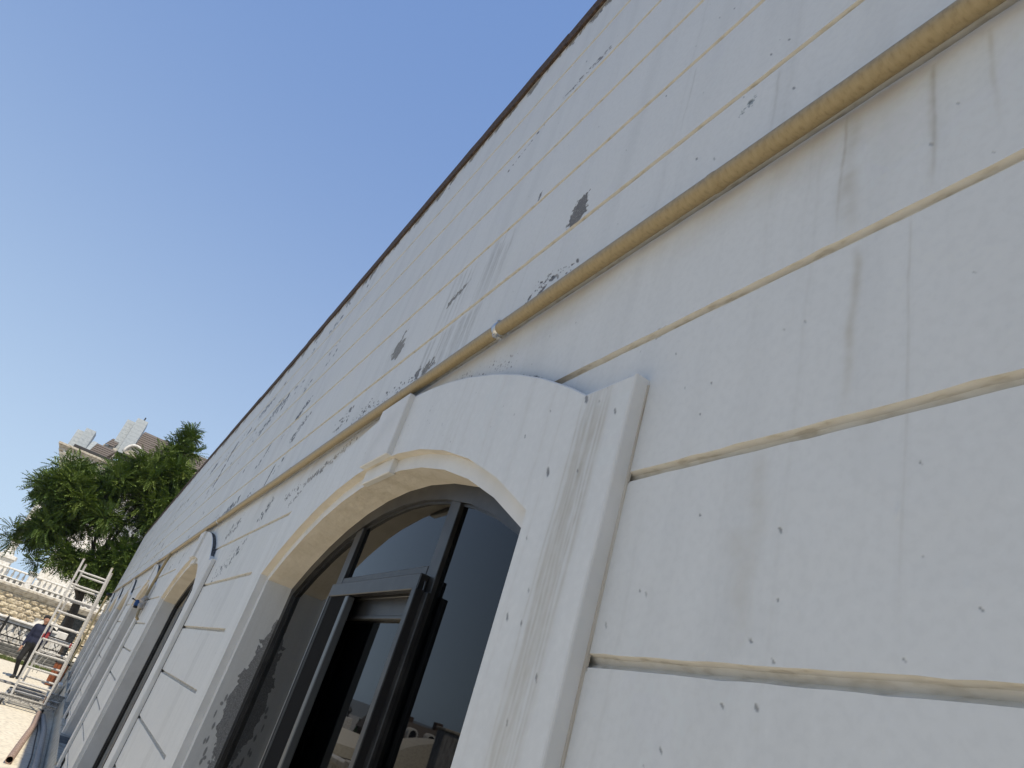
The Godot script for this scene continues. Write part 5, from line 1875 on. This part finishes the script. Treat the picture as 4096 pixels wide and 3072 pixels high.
func man():
	var p := thing("person", "man in dark blue shirt and black trousers walking behind the ladders", "person", Vector3(24.5, 0, -1.24))
	var v := func(x: float, y: float, z: float) -> Vector3: return Vector3(x, y, z + 1.24)
	# faces -x; his right is at -z
	var skin_m := mat(lin(0.36, 0.19, 0.125), 0.55)
	var hair_m := mat(lin(0.012, 0.010, 0.009), 0.7)
	var shirt := textured(tex(61, 0.03, [[0.008, 0.011, 0.028], [0.012, 0.016, 0.042], [0.018, 0.022, 0.055]], [0.2, 0.5, 0.85]), 3.0, 0.85, bumps(62, 0.03, 6.0), 0.8)
	var cloth := textured(tex(63, 0.03, [[0.003, 0.003, 0.003], [0.0055, 0.0055, 0.006], [0.010, 0.010, 0.011]], [0.2, 0.5, 0.85]), 3.0, 0.85, bumps(64, 0.03, 6.0), 0.8)
	var head := v.call(-0.04, 1.565, -1.285) as Vector3
	# one figure: head, trunk, arms, hands and legs
	var body := [
		[head + Vector3(0.015, 0.035, 0), head + Vector3(0.0, 0.02, 0), 0.088, 0.085], [head + Vector3(-0.02, -0.03, 0), head + Vector3(-0.035, -0.075, 0), 0.07, 0.045],
		[v.call(0.0, 1.50, -1.275), v.call(0.01, 1.40, -1.265), 0.056, 0.062],
		[v.call(0.0, 1.36, -1.41), v.call(0.0, 1.36, -1.12), 0.072, 0.072], [v.call(-0.01, 1.28, -1.33), v.call(-0.01, 1.28, -1.20), 0.115, 0.115],
		[v.call(-0.01, 1.16, -1.32), v.call(-0.01, 1.16, -1.22), 0.11, 0.11], [v.call(0.0, 1.02, -1.33), v.call(0.0, 1.02, -1.21), 0.105, 0.105], [v.call(0.0, 0.90, -1.345), v.call(0.0, 0.90, -1.215), 0.108, 0.108],
		[v.call(0.0, 1.345, -1.445), v.call(0.02, 1.06, -1.49), 0.062, 0.047], [v.call(0.02, 1.06, -1.49), v.call(-0.04, 0.80, -1.51), 0.044, 0.031],
		[v.call(0.0, 1.345, -1.09), v.call(0.03, 1.07, -1.035), 0.062, 0.047], [v.call(0.03, 1.07, -1.035), v.call(-0.06, 0.83, -1.06), 0.044, 0.031],
		[v.call(0.0, 0.86, -1.365), v.call(-0.16, 0.49, -1.40), 0.098, 0.064], [v.call(-0.16, 0.49, -1.40), v.call(-0.08, 0.10, -1.305), 0.063, 0.042],
		[v.call(0.0, 0.86, -1.20), v.call(0.05, 0.48, -1.20), 0.098, 0.064], [v.call(0.05, 0.48, -1.20), v.call(0.12, 0.10, -1.19), 0.063, 0.042],
	]
	var bm := Mb.new(true)
	skin(body.slice(0, 3), 0.009, 0.03, bm)
	# face: nose, brow, ears
	var fc := []
	fc.append([head + Vector3(-0.088, 0.01, 0), head + Vector3(-0.103, -0.02, 0), 0.010, 0.014])
	fc.append([head + Vector3(-0.080, 0.03, -0.03), head + Vector3(-0.080, 0.03, 0.03), 0.012, 0.012])
	fc.append([head + Vector3(-0.078, -0.052, -0.018), head + Vector3(-0.078, -0.052, 0.018), 0.009, 0.009])
	for s in [-1.0, 1.0]:
		fc.append([head + Vector3(0.005, 0.02, s * 0.086), head + Vector3(0.0, -0.02, s * 0.084), 0.014, 0.010])
	for c in fc:
		bm.tube([c[0], (c[0] + c[1]) / 2.0, c[1]], [c[2] * 0.7, c[2], c[3] * 0.8], 7)
	# hands with five fingers each, slightly curled
	for s in [[v.call(-0.04, 0.80, -1.51), Vector3(-0.035, -0.09, -0.005), -1.0], [v.call(-0.06, 0.83, -1.06), Vector3(-0.04, -0.09, 0.0), 1.0]]:
		var wr: Vector3 = s[0]
		var d: Vector3 = s[1]
		var hand := [[wr, wr + d, 0.028, 0.034]]
		for i in 4:
			var k := wr + d + Vector3((i - 1.5) * 0.019, 0, 0)
			var ln: float = [0.066, 0.076, 0.072, 0.056][i]
			hand.append([k, k + Vector3(0, -ln * 0.55, 0.0), 0.0095, 0.009])
			hand.append([k + Vector3(0, -ln * 0.55, 0), k + Vector3(0.004, -ln, -s[2] * -0.018), 0.009, 0.008])
		hand.append([wr + d * 0.35 + Vector3(-0.026, 0, 0), wr + d * 0.9 + Vector3(-0.052, -0.01, 0), 0.012, 0.010])
		hand.append([wr + d * 0.9 + Vector3(-0.052, -0.01, 0), wr + d * 1.3 + Vector3(-0.048, -0.02, 0), 0.010, 0.008])
		skin(hand, 0.006, 0.006, bm)
	var bmesh := bm.mesh(skin_m)
	var sm := Mb.new(true)
	var sh := []
	for i in [3, 4, 5, 6, 7, 8, 9, 10, 11]:
		var c: Array = body[i].duplicate()
		if i >= 7 and i != 8 and i != 10:
			pass
		sh.append(c)
	sh[4] = [v.call(0.0, 0.95, -1.34), v.call(0.0, 0.95, -1.22), 0.112, 0.112]
	skin(sh, 0.013, 0.04, sm)
	sm.tube([v.call(0.005, 1.385, -1.268), v.call(0.0, 1.42, -1.27), v.call(-0.005, 1.455, -1.272)], [0.09, 0.075, 0.068], 12, false)
	bmesh = sm.mesh(shirt, bmesh)
	var tm := Mb.new(true)
	skin([body[7], body[12], body[13], body[14], body[15]], 0.013, 0.045, tm)
	bmesh = tm.mesh(cloth, bmesh)
	put("body", bmesh, p)
	var hm := Mb.new(true)
	skin([[head + Vector3(0.025, 0.055, -0.03), head + Vector3(0.025, 0.055, 0.03), 0.085, 0.085], [head + Vector3(-0.04, 0.095, -0.02), head + Vector3(-0.045, 0.09, 0.03), 0.05, 0.045], [head + Vector3(0.05, 0.0, 0), head + Vector3(0.05, -0.02, 0), 0.07, 0.06]], 0.009, 0.02, hm)
	build("hair", hm, hair_m, p)
	for s in [[v.call(-0.08, 0.05, -1.305), Vector3(-0.19, -0.012, -0.045)], [v.call(0.12, 0.05, -1.19), Vector3(-0.19, -0.012, -0.02)]]:
		var fm := Mb.new(true)
		var a: Vector3 = s[0]
		skin([[a + Vector3(0.03, 0.005, 0), a + (s[1] as Vector3) * 0.4, 0.046, 0.044], [a + (s[1] as Vector3) * 0.4, a + s[1], 0.044, 0.034], [a + Vector3(0, 0.06, 0), a, 0.043, 0.045]], 0.01, 0.02, fm)
		build("shoe", fm, M.rubber, p)
	var belt := Mb.new(true)
	belt.tube([v.call(0.0, 0.925, -1.28), v.call(0.0, 0.955, -1.28)], 0.12, 16, false)
	build("belt", belt, M.black, p)


# ---------------------------------------------------------------- what the window panes mirror: terrace edge and town
func city():
	var tb := thing("terrace_balustrade", "long cream balustrade at the terrace edge mirrored in the window glass", "balustrade")
	var pl := Mb.new()
	pl.bevel(Vector3(-8, 0, -5.45), Vector3(34, 0.16, -5.15), 0.02)
	build("plinth", pl, M.white_stone, tb)
	var rl := Mb.new()
	rl.bevel(Vector3(-8, 0.74, -5.47), Vector3(34, 0.86, -5.13), 0.025)
	build("rail", rl, M.white_stone, tb)
	var bal := Mb.new(true)
	bal.lathe(baluster(0.59), 10)
	var bm := bal.mesh(M.white_stone)
	for i in 168:
		put("baluster", bm, tb).position = Vector3(-7.8 + i * 0.25, 0.155, -5.3)
	for i in 8:
		var m := Mb.new()
		m.bevel(Vector3(-8.2 + i * 6.0, 0.0, -5.52), Vector3(-7.75 + i * 6.0, 0.93, -5.08), 0.03)
		build("pier", m, M.white_stone, tb)
	# second balustrade far off with a tall pier
	var fb := thing("roof_balustrade", "distant white roof balustrade with a tall square pier mirrored in the door glass", "balustrade")
	var q := Mb.new()
	q.bevel(Vector3(101.5, -9, -36.2), Vector3(103.4, 0.9, -34.6), 0.05)
	build("tall_pier", q, M.white_stone, fb)
	var ql := Mb.new()
	ql.lathe([Vector2(0, 0.9), Vector2(0.25, 0.95), Vector2(0.12, 1.3), Vector2(0.4, 1.7), Vector2(0.1, 2.2), Vector2(0, 2.3)], 10, Vector3(102.4, 0, -35.6))
	build("finial", ql, M.iron, fb)
	var qr := Mb.new()
	qr.bevel(Vector3(101.8, -1.85, -60), Vector3(103.0, -1.6, -20), 0.04)
	qr.bevel(Vector3(101.6, -3.3, -60), Vector3(103.2, -2.6, -20), 0.04)
	qr.box(Vector3(103, -9, -60), Vector3(110, -3.0, -20))
	build("rails", qr, M.white_stone, fb)
	var fbm := Mb.new(true)
	fbm.lathe(baluster(0.8), 8)
	var fbms := fbm.mesh(M.white_stone)
	for i in 60:
		put("baluster", fbms, fb).position = Vector3(102.4, -2.62, -58 + i * 0.62)
	# cypresses
	var r := RandomNumberGenerator.new()
	r.seed = 14
	for t in [[113.0, -41.5, 0.9, "taller dark cypress beside the distant tall pier"], [115.0, -43.6, 0.2, "shorter dark cypress right of the distant tall pier"]]:
		var c := thing("cypress", t[3], "tree", Vector3(t[0], -9, t[1]))
		var tr := Mb.new(true)
		tr.tube([Vector3(0, 0, 0), Vector3(0, 9, 0)], [0.25, 0.05], 7)
		build("trunk", tr, M.bark, c)
		var cm := Mb.new()
		for i in 2600:
			var h: float = r.randf()
			var top: float = 9.0 + t[2]
			var rad := 1.0 * (1.0 - pow(h, 2.2)) * (0.5 + 0.5 * minf(h * 6.0, 1.0)) * (0.75 + 0.35 * r.randf())
			var a := r.randf() * TAU
			var o := Vector3(cos(a) * rad, 0.6 + h * (top - 0.6), sin(a) * rad)
			var u := Vector3(r.randf() - 0.5, 0.9, r.randf() - 0.5).normalized() * 0.35
			var s := u.cross(Vector3(cos(a), 0, sin(a))).normalized() * 0.1
			cm.tri(o - s, o + s, o + u, Vector2.ZERO, Vector2.ZERO, Vector2.ZERO, Color(0.02 + 0.02 * r.randf(), 0.045 + 0.03 * r.randf(), 0.016))
		var co := build("crown", cm, M.leaf, c)
		co.set_meta("kind", "stuff")
	# brown mansard house
	var h := thing("mansard_house", "dark brown mansard roofed house with arched white dormers mirrored in the right pane", "house", Vector3(82, 0, -42))
	var brick := textured(tex(71, 0.03, [[0.05, 0.03, 0.022], [0.11, 0.07, 0.05], [0.17, 0.11, 0.08]], [0.2, 0.5, 0.85]), 0.3, 0.9)
	var w := Mb.new()
	w.box(Vector3(0, -9, -14), Vector3(12, 0.4, 7.6))
	build("wall", w, brick, h)
	var mr := Mb.new()
	var f := [Vector3(-0.3, 0.4, -14.3), Vector3(-0.3, 0.4, 7.9), Vector3(1.2, 2.6, 7.0), Vector3(1.2, 2.6, -13)]
	mr.face(f, Vector3(6, -3, 0))
	mr.face([f[1], Vector3(12.3, 0.4, 7.9), Vector3(11, 2.6, 7.0), f[2]], Vector3(6, -3, 0))
	mr.face([f[3], f[2], Vector3(11, 2.6, 7.0), Vector3(11, 2.6, -13)], Vector3(6, -3, 0))
	build("mansard_roof", mr, M.shingle, h)
	for i in 7:
		var d := part("dormer", h)
		var z := 5.6 - i * 2.4
		var a := PackedVector2Array()
		var b := PackedVector2Array()
		for k in 11:
			var t := PI * k / 10.0
			a.append(Vector2(z + 0.62 * cos(t), 1.5 + 0.6 * sin(t)))
			b.append(Vector2(z + 0.45 * cos(t), 1.45 + 0.45 * sin(t)))
		a.append(Vector2(z - 0.62, 0.5))
		a.append(Vector2(z + 0.62, 0.5))
		b.append(Vector2(z - 0.45, 0.6))
		b.append(Vector2(z + 0.45, 0.6))
		var ax := Basis(Vector3(0, 0, 1), Vector3(0, 1, 0), Vector3(1, 0, 0))
		var m := Mb.new()
		m.prism(a, -0.4, 0.9, ax)
		build("dormer_frame", m, M.white_stone, d)
		var g := Mb.new()
		g.prism(b, -0.45, -0.41, ax)
		build("pane", g, M.black, d)
		for row in 3:
			var wn := part("window", h)
			var y := -0.9 - row * 2.2
			var fr := Mb.new()
			fr.bevel(Vector3(-0.12, y - 0.85, z - 0.6), Vector3(0.05, y + 0.75, z + 0.6), 0.03)
			build("window_frame", fr, M.white_stone, wn)
			var pn := Mb.new()
			pn.box(Vector3(-0.15, y - 0.7, z - 0.48), Vector3(-0.125, y + 0.62, z + 0.48))
			build("pane", pn, M.black, wn)
	for i in 4:
		var ch := Mb.new()
		ch.bevel(Vector3(3, 2.5, 4.5 - i * 4.0), Vector3(4, 3.2 + 0.3 * (i % 2), 5.4 - i * 4.0), 0.04)
		build("chimney", ch, brick, h)
	# cream vaulted roof and grey wall
	var vr := thing("vaulted_roof", "cream barrel vaulted roof between the brown house and the terrace", "roof", Vector3(37, 0, -19.6))
	var poly := PackedVector2Array()
	for i in 21:
		var t := PI * i / 20.0
		poly.append(Vector2(5.2 * cos(t), -0.9 + 2.75 * sin(t)))
	var vm := Mb.new()
	vm.prism(poly, 0.0, 2.4, Basis(Vector3(0, 0, 1), Vector3(0, 1, 0), Vector3(1, 0, 0)))
	build("vault", vm, M.slab[0], vr)
	var vb := Mb.new()
	vb.box(Vector3(0.2, -9, -5.2), Vector3(2.4, -0.95, 5.2))
	build("wall", vb, M.white_stone, vr)
	for i in 5:
		var k := Mb.new()
		k.bevel(Vector3(-0.9, -0.6, 4.6 - i * 2.1), Vector3(-0.2, 0.35, 5.0 - i * 2.1), 0.03)
		build("parapet_post", k, M.ledge, vr)
	var gw := thing("grey_wall", "tall grey concrete wall slab at the right of the mirrored view", "wall", Vector3(31.5, 0, -16.5))
	var gm := Mb.new()
	gm.bevel(Vector3(0, -9, -3.0), Vector3(0.8, 2.25, 1.55), 0.03)
	build("slab", gm, textured(tex(72, 0.02, [[0.2, 0.2, 0.2], [0.3, 0.3, 0.3], [0.38, 0.38, 0.37]], [0.2, 0.5, 0.85]), Vector3(0.6, 0.15, 0.6), 0.9), gw)
	var gc := Mb.new()
	gc.bevel(Vector3(-0.1, 2.25, -3.1), Vector3(0.9, 2.36, 1.62), 0.02)
	build("coping", gc, M.ledge, gw)
